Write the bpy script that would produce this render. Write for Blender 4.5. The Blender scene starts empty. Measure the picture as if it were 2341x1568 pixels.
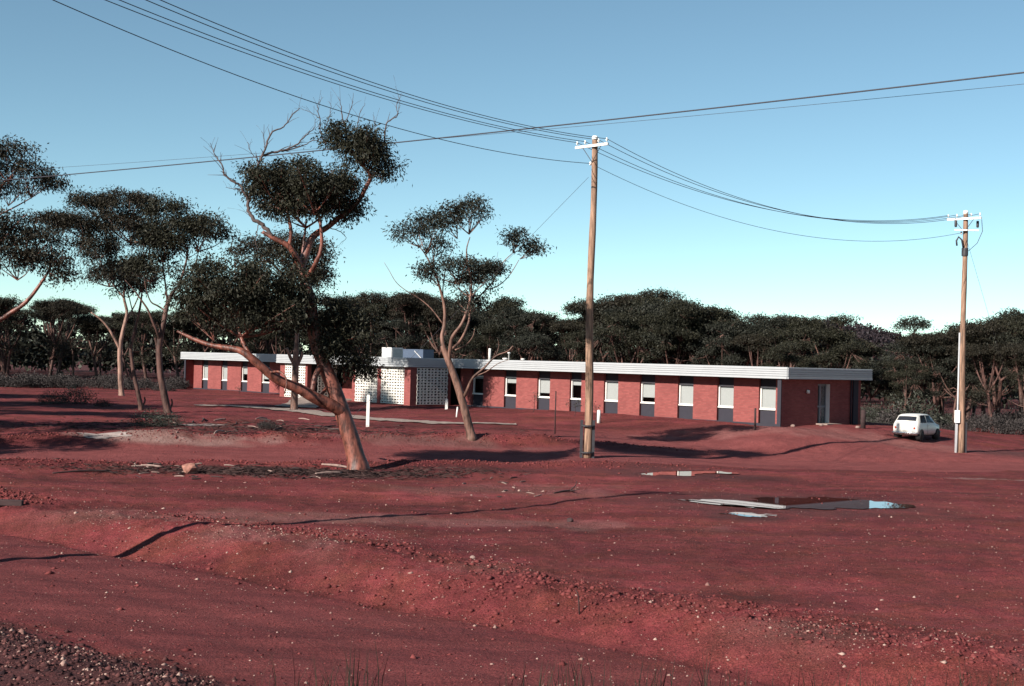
import bpy, bmesh, math, random
import numpy as np
from mathutils import Vector, Matrix

# ------------------------------------------------------------------ camera / sky / sun
SC = bpy.context.scene
COL = SC.collection
EYE = 4.16
ROLL = math.radians(1.45)
PITCH = math.atan(39.0 / 3250.0)
FPX = 3250.0
F_ = Vector((0, math.cos(PITCH), math.sin(PITCH)))
U0 = Vector((0, -math.sin(PITCH), math.cos(PITCH)))
R0 = Vector((1, 0, 0))
RC = math.cos(ROLL) * R0 + math.sin(ROLL) * U0
UC = -math.sin(ROLL) * R0 + math.cos(ROLL) * U0
cam_d = bpy.data.cameras.new('camera')
cam_d.sensor_width = 36.0
cam_d.lens = 50.0
cam_d.clip_end = 6000
cam = bpy.data.objects.new('camera', cam_d)
COL.objects.link(cam)
cam.matrix_world = Matrix(((RC.x, UC.x, -F_.x, 0), (RC.y, UC.y, -F_.y, 0), (RC.z, UC.z, -F_.z, EYE), (0, 0, 0, 1)))
SC.camera = cam

SUN_EL = math.radians(27.5)
SUN_AZ = math.radians(42.7)          # light travels along (cos az, sin az) over the ground
LX, LY = math.cos(SUN_AZ), math.sin(SUN_AZ)
world = bpy.data.worlds.new('World')
SC.world = world
world.use_nodes = True
wn = world.node_tree.nodes
wl = world.node_tree.links
bg = wn['Background']
sky = wn.new('ShaderNodeTexSky')
sky.sky_type = 'NISHITA'
sky.sun_disc = False
sky.sun_elevation = SUN_EL
sky.sun_rotation = math.atan2(-LX, -LY)
sky.air_density = 0.6
sky.dust_density = 0.0
sky.ozone_density = 3.4
bg.inputs['Strength'].default_value = 0.065
tint = wn.new('ShaderNodeMixRGB'); tint.blend_type = 'MULTIPLY'; tint.inputs['Fac'].default_value = 1.0
tint.inputs['Color2'].default_value = (1.34, 1.35, 1.02, 1)      # the slide film's cyan cast over the whole sky
wl.new(sky.outputs['Color'], tint.inputs['Color1'])
wl.new(tint.outputs['Color'], bg.inputs['Color'])
sun_d = bpy.data.lights.new('sun', 'SUN')
sun_d.energy = 5.0
sun_d.angle = math.radians(0.5)
sun_d.color = (1.0, 0.93, 0.84)
sun = bpy.data.objects.new('sun', sun_d)
COL.objects.link(sun)
ldir = Vector((LX * math.cos(SUN_EL), LY * math.cos(SUN_EL), -math.sin(SUN_EL)))
sun.rotation_euler = ldir.to_track_quat('-Z', 'Y').to_euler()
vs = SC.view_settings
vs.view_transform = 'Standard'
vs.look = 'None'
vs.exposure = 1.0
vs.gamma = 1.0
vs.use_curve_mapping = False

rng = np.random.default_rng(7)
random.seed(7)

# ------------------------------------------------------------------ helpers
def link(o, parent=None):
    COL.objects.link(o)
    if parent is not None:
        o.parent = parent
    return o

def tag(o, label=None, cat=None, group=None, kind=None):
    if label: o['label'] = label
    if cat: o['category'] = cat
    if group: o['group'] = group
    if kind: o['kind'] = kind
    return o

def empty(name, loc=(0, 0, 0), rz=0.0):
    o = bpy.data.objects.new(name, None)
    o.empty_display_size = 0.2
    o.location = loc
    o.rotation_euler = (0, 0, rz)
    return link(o)

class MB:
    """collects geometry for ONE mesh"""
    def __init__(s):
        s.v = []; s.f = []
    def box(s, x0, x1, y0, y1, z0, z1):
        n = len(s.v)
        s.v += [(x0, y0, z0), (x1, y0, z0), (x1, y1, z0), (x0, y1, z0), (x0, y0, z1), (x1, y0, z1), (x1, y1, z1), (x0, y1, z1)]
        s.f += [(n, n+3, n+2, n+1), (n+4, n+5, n+6, n+7), (n, n+1, n+5, n+4), (n+1, n+2, n+6, n+5), (n+2, n+3, n+7, n+6), (n+3, n, n+4, n+7)]
        return s
    def prism(s, poly, axis, a0, a1):
        """poly list of 2D points extruded along axis ('x': (y,z) poly, 'y': (x,z), 'z': (x,y))"""
        n = len(s.v); k = len(poly)
        for a in (a0, a1):
            for p in poly:
                s.v.append({'x': (a, p[0], p[1]), 'y': (p[0], a, p[1]), 'z': (p[0], p[1], a)}[axis])
        s.f.append(tuple(range(n, n+k)))
        s.f.append(tuple(range(n+2*k-1, n+k-1, -1)))
        for i in range(k):
            j = (i+1) % k
            s.f.append((n+i, n+k+i, n+k+j, n+j))
        return s
    def tube(s, pts, rad, sides=8, cap=True):
        pts = [Vector(p) for p in pts]
        if not hasattr(rad, '__len__'): rad = [rad]*len(pts)
        n0 = len(s.v)
        d0 = (pts[1]-pts[0]).normalized()
        ref = Vector((0, 0, 1)) if abs(d0.z) < 0.9 else Vector((1, 0, 0))
        a = d0.cross(ref).normalized()
        for i, p in enumerate(pts):
            if i == 0: d = pts[1]-pts[0]
            elif i == len(pts)-1: d = pts[-1]-pts[-2]
            else: d = pts[i+1]-pts[i-1]
            d.normalize()
            a = (a - d*a.dot(d))
            if a.length < 1e-5: a = d.orthogonal()
            a.normalize()
            b = d.cross(a)
            for k in range(sides):
                t = 2*math.pi*k/sides
                q = p + (a*math.cos(t) + b*math.sin(t))*rad[i]
                s.v.append((q.x, q.y, q.z))
        for i in range(len(pts)-1):
            for k in range(sides):
                k2 = (k+1) % sides
                s.f.append((n0+i*sides+k, n0+i*sides+k2, n0+(i+1)*sides+k2, n0+(i+1)*sides+k))
        if cap:
            s.f.append(tuple(n0+sides-1-k for k in range(sides)))
            e = n0+(len(pts)-1)*sides
            s.f.append(tuple(e+k for k in range(sides)))
        return s
    def lathe(s, prof, sides=16, loc=(0, 0, 0), axis='z'):
        n = len(s.v)
        for r, h in prof:
            for k in range(sides):
                t = 2*math.pi*k/sides
                c, d = r*math.cos(t), r*math.sin(t)
                p = {'z': (c, d, h), 'y': (c, h, d), 'x': (h, c, d)}[axis]
                s.v.append((p[0]+loc[0], p[1]+loc[1], p[2]+loc[2]))
        for i in range(len(prof)-1):
            for k in range(sides):
                k2 = (k+1) % sides
                s.f.append((n+i*sides+k, n+i*sides+k2, n+(i+1)*sides+k2, n+(i+1)*sides+k))
        s.f.append(tuple(n+sides-1-k for k in range(sides)))
        s.f.append(tuple(n+(len(prof)-1)*sides+k for k in range(sides)))
        return s
    def mesh(s, name, mat, smooth=False):
        me = bpy.data.meshes.new(name)
        me.from_pydata(s.v, [], s.f)
        if mat: me.materials.append(mat)
        if smooth: me.shade_smooth()
        me.update()
        return me
    def build(s, name, mat, parent=None, smooth=False, loc=(0, 0, 0)):
        o = bpy.data.objects.new(name, s.mesh(name, mat, smooth))
        o.location = loc
        return link(o, parent)

def np_mesh(name, V, F, mat, smooth=False):
    """V (n,3) F (m,k) arrays, all faces with k corners"""
    V = np.asarray(V, np.float32); F = np.asarray(F, np.int32)
    me = bpy.data.meshes.new(name)
    me.vertices.add(len(V)); me.vertices.foreach_set('co', V.ravel())
    m, k = F.shape
    me.loops.add(m*k); me.loops.foreach_set('vertex_index', F.ravel())
    me.polygons.add(m)
    me.polygons.foreach_set('loop_start', np.arange(0, m*k, k, dtype=np.int32))
    me.polygons.foreach_set('loop_total', np.full(m, k, np.int32))
    if smooth: me.polygons.foreach_set('use_smooth', np.ones(m, bool))
    me.update(calc_edges=True)
    if mat: me.materials.append(mat)
    return me

def px(x, y, Y):
    """world point at depth Y seen at photo pixel (x, y) of the 2340-wide picture"""
    d = F_ + RC*((x-1170)/FPX) + UC*((784-y)/FPX)
    return Vector((0, 0, EYE)) + d*(Y/d.y)

def catmull(pts, rad, sub=4):
    P = [Vector(p) for p in pts]
    if len(P) < 3: return P, list(rad)
    out = []; ro = []
    for i in range(len(P)-1):
        p0 = P[max(i-1, 0)]; p1 = P[i]; p2 = P[i+1]; p3 = P[min(i+2, len(P)-1)]
        for k in range(sub):
            t = k/sub
            out.append(0.5*((2*p1)+(p2-p0)*t+(2*p0-5*p1+4*p2-p3)*t*t+(3*p1-p0-3*p2+p3)*t**3))
            ro.append(rad[i]*(1-t)+rad[i+1]*t)
    out.append(P[-1]); ro.append(rad[-1])
    return out, ro

# ------------------------------------------------------------------ materials
def mat_new(name):
    m = bpy.data.materials.new(name)
    m.use_nodes = True
    nt = m.node_tree
    return m, nt, nt.nodes['Principled BSDF']

def N(nt, t, **kw):
    n = nt.nodes.new(t)
    for k, v in kw.items(): setattr(n, k, v)
    return n

def plain(name, col, rough=0.8, var=0.12, scale=6.0, bump=0.0, metal=0.0, spec=0.3, stretch=None, tight=0.2):
    """base colour broken up by two noises, optional bump"""
    m, nt, b = mat_new(name)
    tc = N(nt, 'ShaderNodeTexCoord')
    src = tc.outputs['Object']
    if stretch:
        mp = N(nt, 'ShaderNodeMapping'); mp.inputs['Scale'].default_value = stretch
        nt.links.new(src, mp.inputs['Vector']); src = mp.outputs['Vector']
    no = N(nt, 'ShaderNodeTexNoise'); no.inputs['Scale'].default_value = scale; no.inputs['Detail'].default_value = 6; no.inputs['Roughness'].default_value = 0.65
    nt.links.new(src, no.inputs['Vector'])
    cr = N(nt, 'ShaderNodeValToRGB')
    cr.color_ramp.elements[0].position = 0.5-tight; cr.color_ramp.elements[1].position = 0.5+tight
    cr.color_ramp.elements[0].color = (*[max(0, c*(1-var)) for c in col], 1)
    cr.color_ramp.elements[1].color = (*[min(1, c*(1+var)) for c in col], 1)
    nt.links.new(no.outputs['Fac'], cr.inputs['Fac'])
    nt.links.new(cr.outputs['Color'], b.inputs['Base Color'])
    b.inputs['Roughness'].default_value = rough
    b.inputs['Metallic'].default_value = metal
    b.inputs['Specular IOR Level'].default_value = spec
    if bump:
        bp = N(nt, 'ShaderNodeBump'); bp.inputs['Strength'].default_value = 0.6; bp.inputs['Distance'].default_value = bump
        nt.links.new(no.outputs['Fac'], bp.inputs['Height']); nt.links.new(bp.outputs['Normal'], b.inputs['Normal'])
    return m

def leaf_mat(name, dark, light, rough=0.55, spec=0.12):
    m, nt, b = mat_new(name)
    ge = N(nt, 'ShaderNodeNewGeometry')
    cr = N(nt, 'ShaderNodeValToRGB')
    cr.color_ramp.elements[0].color = (*dark, 1); cr.color_ramp.elements[1].color = (*light, 1)
    nt.links.new(ge.outputs['Random Per Island'], cr.inputs['Fac'])
    nt.links.new(cr.outputs['Color'], b.inputs['Base Color'])
    b.inputs['Roughness'].default_value = rough
    b.inputs['Specular IOR Level'].default_value = spec
    return m

M = {}
M['bark_copper'] = plain('bark_copper', (0.125, 0.040, 0.027), 0.5, 0.62, 2.2, 0.06, stretch=(2.2, 2.2, 0.9), tight=0.09, spec=0.45)
M['bark_tan'] = plain('bark_tan', (0.120, 0.064, 0.048), 0.6, 0.6, 1.8, 0.05, stretch=(2, 2, 0.6), tight=0.1)
M['bark_pale'] = plain('bark_pale', (0.200, 0.118, 0.092), 0.6, 0.5, 1.8, 0.04, stretch=(2, 2, 0.6), tight=0.11)
M['bark_brown'] = plain('bark_brown', (0.065, 0.031, 0.025), 0.7, 0.6, 1.8, 0.05, stretch=(2, 2, 0.6), tight=0.1)
M['dead_wood'] = plain('dead_wood', (0.075, 0.052, 0.05), 0.8, 0.35, 4.0)
M['leaf_a'] = leaf_mat('leaf_a', (0.0070, 0.0075, 0.0050), (0.034, 0.0325, 0.021))
M['leaf_b'] = leaf_mat('leaf_b', (0.0080, 0.0075, 0.0052), (0.035, 0.030, 0.021))
M['leaf_c'] = leaf_mat('leaf_c', (0.0075, 0.0082, 0.0062), (0.032, 0.033, 0.025))
M['leaf_hill'] = leaf_mat('leaf_hill', (0.014, 0.011, 0.0135), (0.040, 0.030, 0.034))
M['salt_leaf'] = leaf_mat('salt_leaf', (0.014, 0.0125, 0.0125), (0.058, 0.048, 0.046), 0.8, 0.2)
M['bush_leaf'] = leaf_mat('bush_leaf', (0.013, 0.015, 0.011), (0.045, 0.047, 0.034), 0.6, 0.3)
M['grass_leaf'] = leaf_mat('grass_leaf', (0.012, 0.012, 0.01), (0.035, 0.028, 0.02), 0.8, 0.1)
M['pole'] = plain('pole_wood', (0.22, 0.132, 0.090), 0.8, 0.5, 2.2, 0.03, stretch=(5, 5, 0.35), tight=0.1)
M['pole_top'] = plain('painted_white', (0.80, 0.78, 0.74), 0.6, 0.05)
M['steel_dark'] = plain('dark_steel', (0.035, 0.033, 0.038), 0.55, 0.3)
M['galv'] = plain('galvanised', (0.36, 0.36, 0.37), 0.45, 0.1)
M['wire'] = plain('wire', (0.035, 0.035, 0.045), 0.6, 0.1)
M['porcelain'] = plain('porcelain', (0.75, 0.74, 0.72), 0.25, 0.05)
M['white_paint'] = plain('white_paint', (0.62, 0.60, 0.57), 0.55, 0.05, 3.0)
M['fascia'] = plain('fascia_metal', (0.33, 0.34, 0.352), 0.5, 0.05, 1.5)
M['panel'] = plain('blue_grey_panel', (0.024, 0.022, 0.031), 0.75, 0.1, 3.0)
M['concrete'] = plain('concrete', (0.235, 0.18, 0.155), 0.9, 0.35, 2.5, 0.01)
M['clay'] = plain('pale_clay', (0.25, 0.20, 0.185), 0.85, 0.45, 2.5)
M['alu'] = plain('grey_aluminium', (0.17, 0.175, 0.19), 0.5, 0.08)  # white door frame with the end wall's shade put into its colour
M['block'] = plain('white_block', (0.62, 0.59, 0.54), 0.8, 0.06, 5.0)
M['blind'] = plain('blind', (0.31, 0.31, 0.30), 0.85, 0.03, 2.0)
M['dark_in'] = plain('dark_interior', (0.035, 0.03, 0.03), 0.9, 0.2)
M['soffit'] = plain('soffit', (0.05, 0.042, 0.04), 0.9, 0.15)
M['roof'] = plain('roof_sheet', (0.25, 0.25, 0.25), 0.6, 0.15, 1.0)
M['cooler'] = plain('cooler_metal', (0.5, 0.5, 0.5), 0.5, 0.08)
M['tank'] = plain('duct_blue_grey', (0.055, 0.075, 0.115), 0.6, 0.12)
M['rock'] = plain('boulder', (0.27, 0.125, 0.095), 0.9, 0.4, 4.0, 0.05)
M['log'] = plain('old_timber', (0.045, 0.026, 0.026), 0.9, 0.4, 3.0, 0.02, stretch=(0.6, 4, 4))
M['stick_pale'] = plain('pale_stick', (0.22, 0.15, 0.13), 0.85, 0.3, 5.0)
M['stick_dark'] = plain('dark_stick', (0.035, 0.02, 0.02), 0.9, 0.4, 5.0)
M['car_paint'] = plain('white_car_paint', (0.56, 0.54, 0.50), 0.3, 0.02, 2.0, spec=0.5)
M['chrome'] = plain('chrome', (0.62, 0.62, 0.62), 0.25, 0.05, metal=0.8)
M['rubber'] = plain('rubber', (0.022, 0.02, 0.02), 0.85, 0.2)
M['car_glass'] = plain('car_glass', (0.02, 0.022, 0.028), 0.08, 0.1, spec=0.5)
M['lamp_red'] = plain('tail_lamp', (0.42, 0.05, 0.03), 0.3, 0.1)
M['plate'] = plain('number_plate', (0.66, 0.66, 0.62), 0.5, 0.05)
M['plate_mark'] = plain('plate_mark', (0.12, 0.12, 0.13), 0.6, 0.05)
M['agave'] = leaf_mat('agave_leaf', (0.06, 0.07, 0.045), (0.13, 0.13, 0.08), 0.5)
M['pebble'] = leaf_mat('pebble', (0.13, 0.05, 0.045), (0.36, 0.25, 0.21), 0.9, 0.2)
M['gravel'] = leaf_mat('gravel', (0.016, 0.009, 0.011), (0.10, 0.040, 0.038), 0.95, 0.1)
M['litter'] = leaf_mat('litter', (0.010, 0.006, 0.007), (0.062, 0.036, 0.033), 0.9, 0.1)
M['clod'] = leaf_mat('clod', (0.080, 0.019, 0.020), (0.165, 0.044, 0.042), 0.95, 0.1)

# window glass: clear pane with a mirror part that grows at grazing angles
m, nt, b = mat_new('window_glass')
nt.nodes.remove(b)
tr = N(nt, 'ShaderNodeBsdfTransparent'); gl = N(nt, 'ShaderNodeBsdfGlossy'); gl.inputs['Roughness'].default_value = 0.03
fr = N(nt, 'ShaderNodeFresnel'); fr.inputs['IOR'].default_value = 1.35
tr.inputs['Color'].default_value = (0.88, 0.90, 0.91, 1)
mx = N(nt, 'ShaderNodeMixShader')
nt.links.new(fr.outputs['Fac'], mx.inputs['Fac']); nt.links.new(tr.outputs['BSDF'], mx.inputs[1]); nt.links.new(gl.outputs['BSDF'], mx.inputs[2])
nt.links.new(mx.outputs['Shader'], nt.nodes['Material Output'].inputs['Surface'])
M['glass'] = m

# brick: running bond with mortar relief
m, nt, b = mat_new('red_brick')
tc = N(nt, 'ShaderNodeTexCoord'); sep = N(nt, 'ShaderNodeSeparateXYZ'); nt.links.new(tc.outputs['Object'], sep.inputs['Vector'])
add = N(nt, 'ShaderNodeMath', operation='ADD'); nt.links.new(sep.outputs['X'], add.inputs[0]); nt.links.new(sep.outputs['Y'], add.inputs[1])
cmb = N(nt, 'ShaderNodeCombineXYZ'); nt.links.new(add.outputs[0], cmb.inputs['X']); nt.links.new(sep.outputs['Z'], cmb.inputs['Y'])
bt = N(nt, 'ShaderNodeTexBrick')
bt.inputs['Scale'].default_value = 1.0
bt.inputs['Brick Width'].default_value = 0.24; bt.inputs['Row Height'].default_value = 0.086; bt.inputs['Mortar Size'].default_value = 0.009
bt.inputs['Color1'].default_value = (0.235, 0.063, 0.058, 1); bt.inputs['Color2'].default_value = (0.178, 0.045, 0.043, 1); bt.inputs['Mortar'].default_value = (0.15, 0.062, 0.055, 1)
nt.links.new(cmb.outputs['Vector'], bt.inputs['Vector'])
no = N(nt, 'ShaderNodeTexNoise'); no.inputs['Scale'].default_value = 0.8; no.inputs['Detail'].default_value = 4
nt.links.new(tc.outputs['Object'], no.inputs['Vector'])
mr = N(nt, 'ShaderNodeMapRange'); mr.inputs['To Min'].default_value = 0.82; mr.inputs['To Max'].default_value = 1.18
nt.links.new(no.outputs['Fac'], mr.inputs['Value'])
mu = N(nt, 'ShaderNodeMixRGB', blend_type='MULTIPLY'); mu.inputs['Fac'].default_value = 1
nt.links.new(bt.outputs['Color'], mu.inputs['Color1']); nt.links.new(mr.outputs['Result'], mu.inputs['Color2'])
nt.links.new(mu.outputs['Color'], b.inputs['Base Color'])
bp = N(nt, 'ShaderNodeBump'); bp.inputs['Strength'].default_value = 0.35; bp.inputs['Distance'].default_value = 0.006; bp.invert = True
nt.links.new(bt.outputs['Fac'], bp.inputs['Height']); nt.links.new(bp.outputs['Normal'], b.inputs['Normal'])
b.inputs['Roughness'].default_value = 0.9; b.inputs['Specular IOR Level'].default_value = 0.2
M['brick'] = m

# water of the puddles
m, nt, b = mat_new('puddle_water')
b.inputs['Base Color'].default_value = (0.06, 0.022, 0.02, 1); b.inputs['Roughness'].default_value = 0.015; b.inputs['Specular IOR Level'].default_value = 1.0; b.inputs['IOR'].default_value = 1.6
M['water'] = m

# red ground: colour zones come from a colour attribute (r road dust, g pale grit, b damp dark soil)
m, nt, b = mat_new('red_ground')
tc = N(nt, 'ShaderNodeTexCoord')
def noise(scale, detail=6, rough=0.6, vec=None):
    n = N(nt, 'ShaderNodeTexNoise'); n.inputs['Scale'].default_value = scale; n.inputs['Detail'].default_value = detail; n.inputs['Roughness'].default_value = rough
    nt.links.new(vec or tc.outputs['Object'], n.inputs['Vector']); return n
def ramp(fac, p0, c0, p1, c1):
    r = N(nt, 'ShaderNodeValToRGB'); e = r.color_ramp.elements
    e[0].position = p0; e[0].color = (*c0, 1); e[1].position = p1; e[1].color = (*c1, 1)
    nt.links.new(fac, r.inputs['Fac']); return r
def mix(fac, c1, c2, typ='MIX'):
    x = N(nt, 'ShaderNodeMixRGB', blend_type=typ)
    if isinstance(fac, float): x.inputs['Fac'].default_value = fac
    else: nt.links.new(fac, x.inputs['Fac'])
    for i, c in ((1, c1), (2, c2)):
        if isinstance(c, tuple): x.inputs[i].default_value = (*c, 1)
        else: nt.links.new(c, x.inputs[i])
    return x.outputs['Color']
at = N(nt, 'ShaderNodeAttribute', attribute_name='zone')
sp = N(nt, 'ShaderNodeSeparateColor'); nt.links.new(at.outputs['Color'], sp.inputs['Color'])
big = noise(0.16, 5); mid = noise(1.3, 7, 0.7); fine = noise(14.0, 6, 0.75); grit = noise(55.0, 2, 0.6); grain = noise(34.0, 3, 0.7)
soil = ramp(big.outputs['Fac'], 0.32, (0.128, 0.0235, 0.0275), 0.68, (0.212, 0.0440, 0.0490)).outputs['Color']
mp2 = N(nt, 'ShaderNodeMapping'); mp2.inputs['Rotation'].default_value = (0, 0, math.radians(12)); mp2.inputs['Scale'].default_value = (0.09, 0.42, 1)
nt.links.new(tc.outputs['Object'], mp2.inputs['Vector'])
stk2 = noise(1.0, 7, 0.7, mp2.outputs['Vector'])
hue = noise(0.55, 6, 0.7)
rust = ramp(big.outputs['Fac'], 0.30, (0.090, 0.0220, 0.0190), 0.70, (0.168, 0.0440, 0.0320)).outputs['Color']
soil = mix(ramp(hue.outputs['Fac'], 0.40, (0, 0, 0), 0.62, (0.85, 0.85, 0.85)).outputs['Color'], soil, rust)
soil = mix(1.0, soil, ramp(stk2.outputs['Fac'], 0.30, (0.40, 0.39, 0.41), 0.62, (1.20, 1.2, 1.18)).outputs['Color'], 'MULTIPLY')
soil = mix(1.0, soil, ramp(mid.outputs['Fac'], 0.3, (0.68, 0.66, 0.66), 0.72, (1.22, 1.2, 1.18)).outputs['Color'], 'MULTIPLY')
soil = mix(1.0, soil, ramp(fine.outputs['Fac'], 0.3, (0.74, 0.72, 0.72), 0.7, (1.2, 1.2, 1.2)).outputs['Color'], 'MULTIPLY')
# streaks along the road (wheel and grader marks)
mp = N(nt, 'ShaderNodeMapping'); mp.inputs['Rotation'].default_value = (0, 0, math.radians(41.3)); mp.inputs['Scale'].default_value = (0.05, 1.6, 1)
nt.links.new(tc.outputs['Object'], mp.inputs['Vector'])
strk = noise(1.0, 6, 0.65, mp.outputs['Vector'])
road = ramp(strk.outputs['Fac'], 0.33, (0.080, 0.0185, 0.0205), 0.66, (0.162, 0.0405, 0.0405)).outputs['Color']
road = mix(1.0, road, ramp(fine.outputs['Fac'], 0.3, (0.84, 0.82, 0.82), 0.7, (1.12, 1.12, 1.12)).outputs['Color'], 'MULTIPLY')
c = mix(sp.outputs['Red'], soil, road)
dust = ramp(mid.outputs['Fac'], 0.32, (0.150, 0.0375, 0.0365), 0.7, (0.242, 0.0680, 0.0640)).outputs['Color']
c = mix(at.outputs['Alpha'], c, dust)
pale = ramp(mid.outputs['Fac'], 0.35, (0.19, 0.105, 0.09), 0.7, (0.29, 0.21, 0.19)).outputs['Color']
c = mix(sp.outputs['Green'], c, pale)
c = mix(sp.outputs['Blue'], c, ramp(mid.outputs['Fac'], 0.35, (0.035, 0.017, 0.018), 0.7, (0.075, 0.029, 0.028)).outputs['Color'])
c = mix(1.0, c, ramp(grain.outputs['Fac'], 0.36, (0.55, 0.53, 0.55), 0.64, (1.42, 1.40, 1.38)).outputs['Color'], 'MULTIPLY')
gsp = ramp(grit.outputs['Fac'], 0.63, (0, 0, 0), 0.69, (1, 1, 1)).outputs['Color']
gf = N(nt, 'ShaderNodeMath', operation='MULTIPLY'); gf.inputs[1].default_value = 0.5
nt.links.new(gsp, gf.inputs[0])
c = mix(gf.outputs[0], c, (0.28, 0.14, 0.12))
nt.links.new(c, b.inputs['Base Color'])
b.inputs['Roughness'].default_value = 0.95; b.inputs['Specular IOR Level'].default_value = 0.15
ad = N(nt, 'ShaderNodeMath', operation='ADD'); nt.links.new(fine.outputs['Fac'], ad.inputs[0])
ml = N(nt, 'ShaderNodeMath', operation='MULTIPLY'); ml.inputs[1].default_value = 2.2; nt.links.new(mid.outputs['Fac'], ml.inputs[0]); nt.links.new(ml.outputs[0], ad.inputs[1])
bp = N(nt, 'ShaderNodeBump'); bp.inputs['Strength'].default_value = 0.8; bp.inputs['Distance'].default_value = 0.07
nt.links.new(ad.outputs[0], bp.inputs['Height']); nt.links.new(bp.outputs['Normal'], b.inputs['Normal'])
M['ground'] = m

# ------------------------------------------------------------------ terrain
def sst(x, a=0.0, b=1.0):
    t = np.clip((np.asarray(x, float)-a)/(b-a), 0, 1)
    return t*t*(3-2*t)

def vnoise(x, y, seed=0):
    x = np.asarray(x, float); y = np.asarray(y, float)
    xi = np.floor(x).astype(np.int64); yi = np.floor(y).astype(np.int64)
    fx = x-xi; fy = y-yi
    fx = fx*fx*(3-2*fx); fy = fy*fy*(3-2*fy)
    def h(i, j):
        n = (i*374761393 + j*668265263 + seed*974634777) & 0x7fffffff
        n = ((n ^ (n >> 13))*1274126177) & 0x7fffffff
        return ((n ^ (n >> 16)) & 0xffff)/65535.0
    return (h(xi, yi)*(1-fx)+h(xi+1, yi)*fx)*(1-fy)+(h(xi, yi+1)*(1-fx)+h(xi+1, yi+1)*fx)*fy - 0.5

BX, BY, BZ = 14.4, 75.8, 1.0                    # near right corner of the building
BSX, BSY = -0.668, 0.744                        # along the facade, away to the left
BOX, BOY = -0.744, -0.668                       # out of the facade
TRK = None
def track_c(X, Y):
    if TRK is None: return np.full_like(np.asarray(X, float), 99.0)
    ax, ay, dx_, dy_ = TRK
    return -dy_*(X-ax)+dx_*(Y-ay)
ELL = []                                        # flattened puddle beds (x, y, rx, ry)

def gz(X, Y, detail=True):
    X = np.asarray(X, float); Y = np.asarray(Y, float)
    z = np.interp(Y, [48, 54, 60, 64, 72, 84, 112], [0, 0.14, 0.46, 0.62, 0.66, 0.72, 1.0])*sst(-X, -13, -1)
    # building pad with its sloping bank
    dx, dy = X-BX, Y-BY
    s = dx*BSX+dy*BSY; o = dx*BOX+dy*BOY
    ds = np.maximum(np.maximum((-0.6-s)*0.55, s-65.5), 0); do = np.maximum(np.maximum(o-0.9, -9.5-o), 0)
    w1 = 1-sst(np.hypot(ds/5.0, np.where(o > 0, do/7.5, do/12)))
    ds2 = np.maximum(np.maximum(26.5-s, s-43.5), 0); do2 = np.maximum(o-4.3, 0)
    w2 = np.where(o > 0, 1-sst(np.hypot(ds2/5, do2/6.5)), 0)
    w = np.maximum(w1, w2)
    z = z*(1-w)+BZ*w
    # near road, its drain and bank
    v = 0.660*X+0.751*Y
    u = 0.751*X-0.660*Y
    wob = 0.35*vnoise(u*0.35, v*0.1, 3)
    vv = v+wob
    road = -0.36*(1-sst(vv, 18.4, 19.7))-0.10*np.exp(-((vv-18.2)/0.30)**2)
    z = z+np.where(v > 6, road, -0.36)
    z = z+0.13*np.exp(-((vv-20.3)/0.8)**2)*(0.6+1.2*vnoise(u*0.8, v*0.4, 9))
    z = z+0.38*(1-sst(vv, 10.3, 12.4))
    # rise the camera stands on
    mz = np.interp(Y, [-60, 2, 8.5, 13, 17], [2.6, 2.6, 1.93, 0.6, -0.6])
    z = np.maximum(z, mz)
    # far track
    cc = track_c(X, Y)
    z = z-0.14*(1-sst(np.abs(cc), 2.7, 3.9))
    z = z+0.34*np.exp(-((cc-4.6)/0.7)**2)*(1-sst(X, -2, 10))*(0.8+0.9*vnoise(X*0.7, Y*0.7, 12))
    z = z+0.13*np.exp(-((cc+4.4)/0.8)**2)*(1-sst(X, 0, 9))*(0.8+1.0*vnoise(X*0.8, Y*0.8, 15))
    # spoil heap near the corner of the building
    z = z+0.28*np.exp(-(((X-12.7)/1.6)**2+((Y-69.8)/1.3)**2))
    # slight rise added under the puddles so they mirror the pale fascia
    z = z+0.17*np.exp(-(((X-9)/11)**2+((Y-43)/7)**2))
    # far hill
    z = z+sst(Y, 190, 310)*(9.8*np.exp(-(((X-68)/24)**2+((Y-330)/70)**2))+8*np.exp(-(((X-120)/70)**2+((Y-360)/70)**2))+3*vnoise(X*0.03, Y*0.03, 31))
    if detail:
        sm = np.clip(sst(vv, 12.2, 13.2)*(1-sst(vv, 17.2, 18.2))+(1-sst(np.abs(cc), 2.2, 3.6)), 0, 1)
        near = 1-sst(Y, 90, 160)
        cl = np.exp(-((vv-20.4)/1.3)**2)
        d = 0.16*vnoise(X*0.22, Y*0.22, 1)+0.07*vnoise(X*0.8, Y*0.8, 2)*(1-0.7*sm)+0.045*vnoise(X*2.6, Y*2.6, 4)*(1-0.75*sm)
        d = d+(0.035+0.08*cl)*vnoise(X*6, Y*6, 5)*(1-0.8*sm)
        d = d+0.035*np.sin((vv-12)*5.2+1.5*vnoise(u*0.1, v*0.3, 8))*sst(vv, 12.4, 13)*(1-sst(vv, 16.8, 17.6))*0.5
        k = np.ones_like(z)
        for ex, ey, rx, ry in ELL:
            k = np.minimum(k, sst(np.hypot((X-ex)/rx, (Y-ey)/ry), 0.75, 1.35))
        z = z+d*near*k
    return z

def gz1(x, y, detail=True):
    return float(gz(np.array([x]), np.array([y]), detail)[0])

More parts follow.
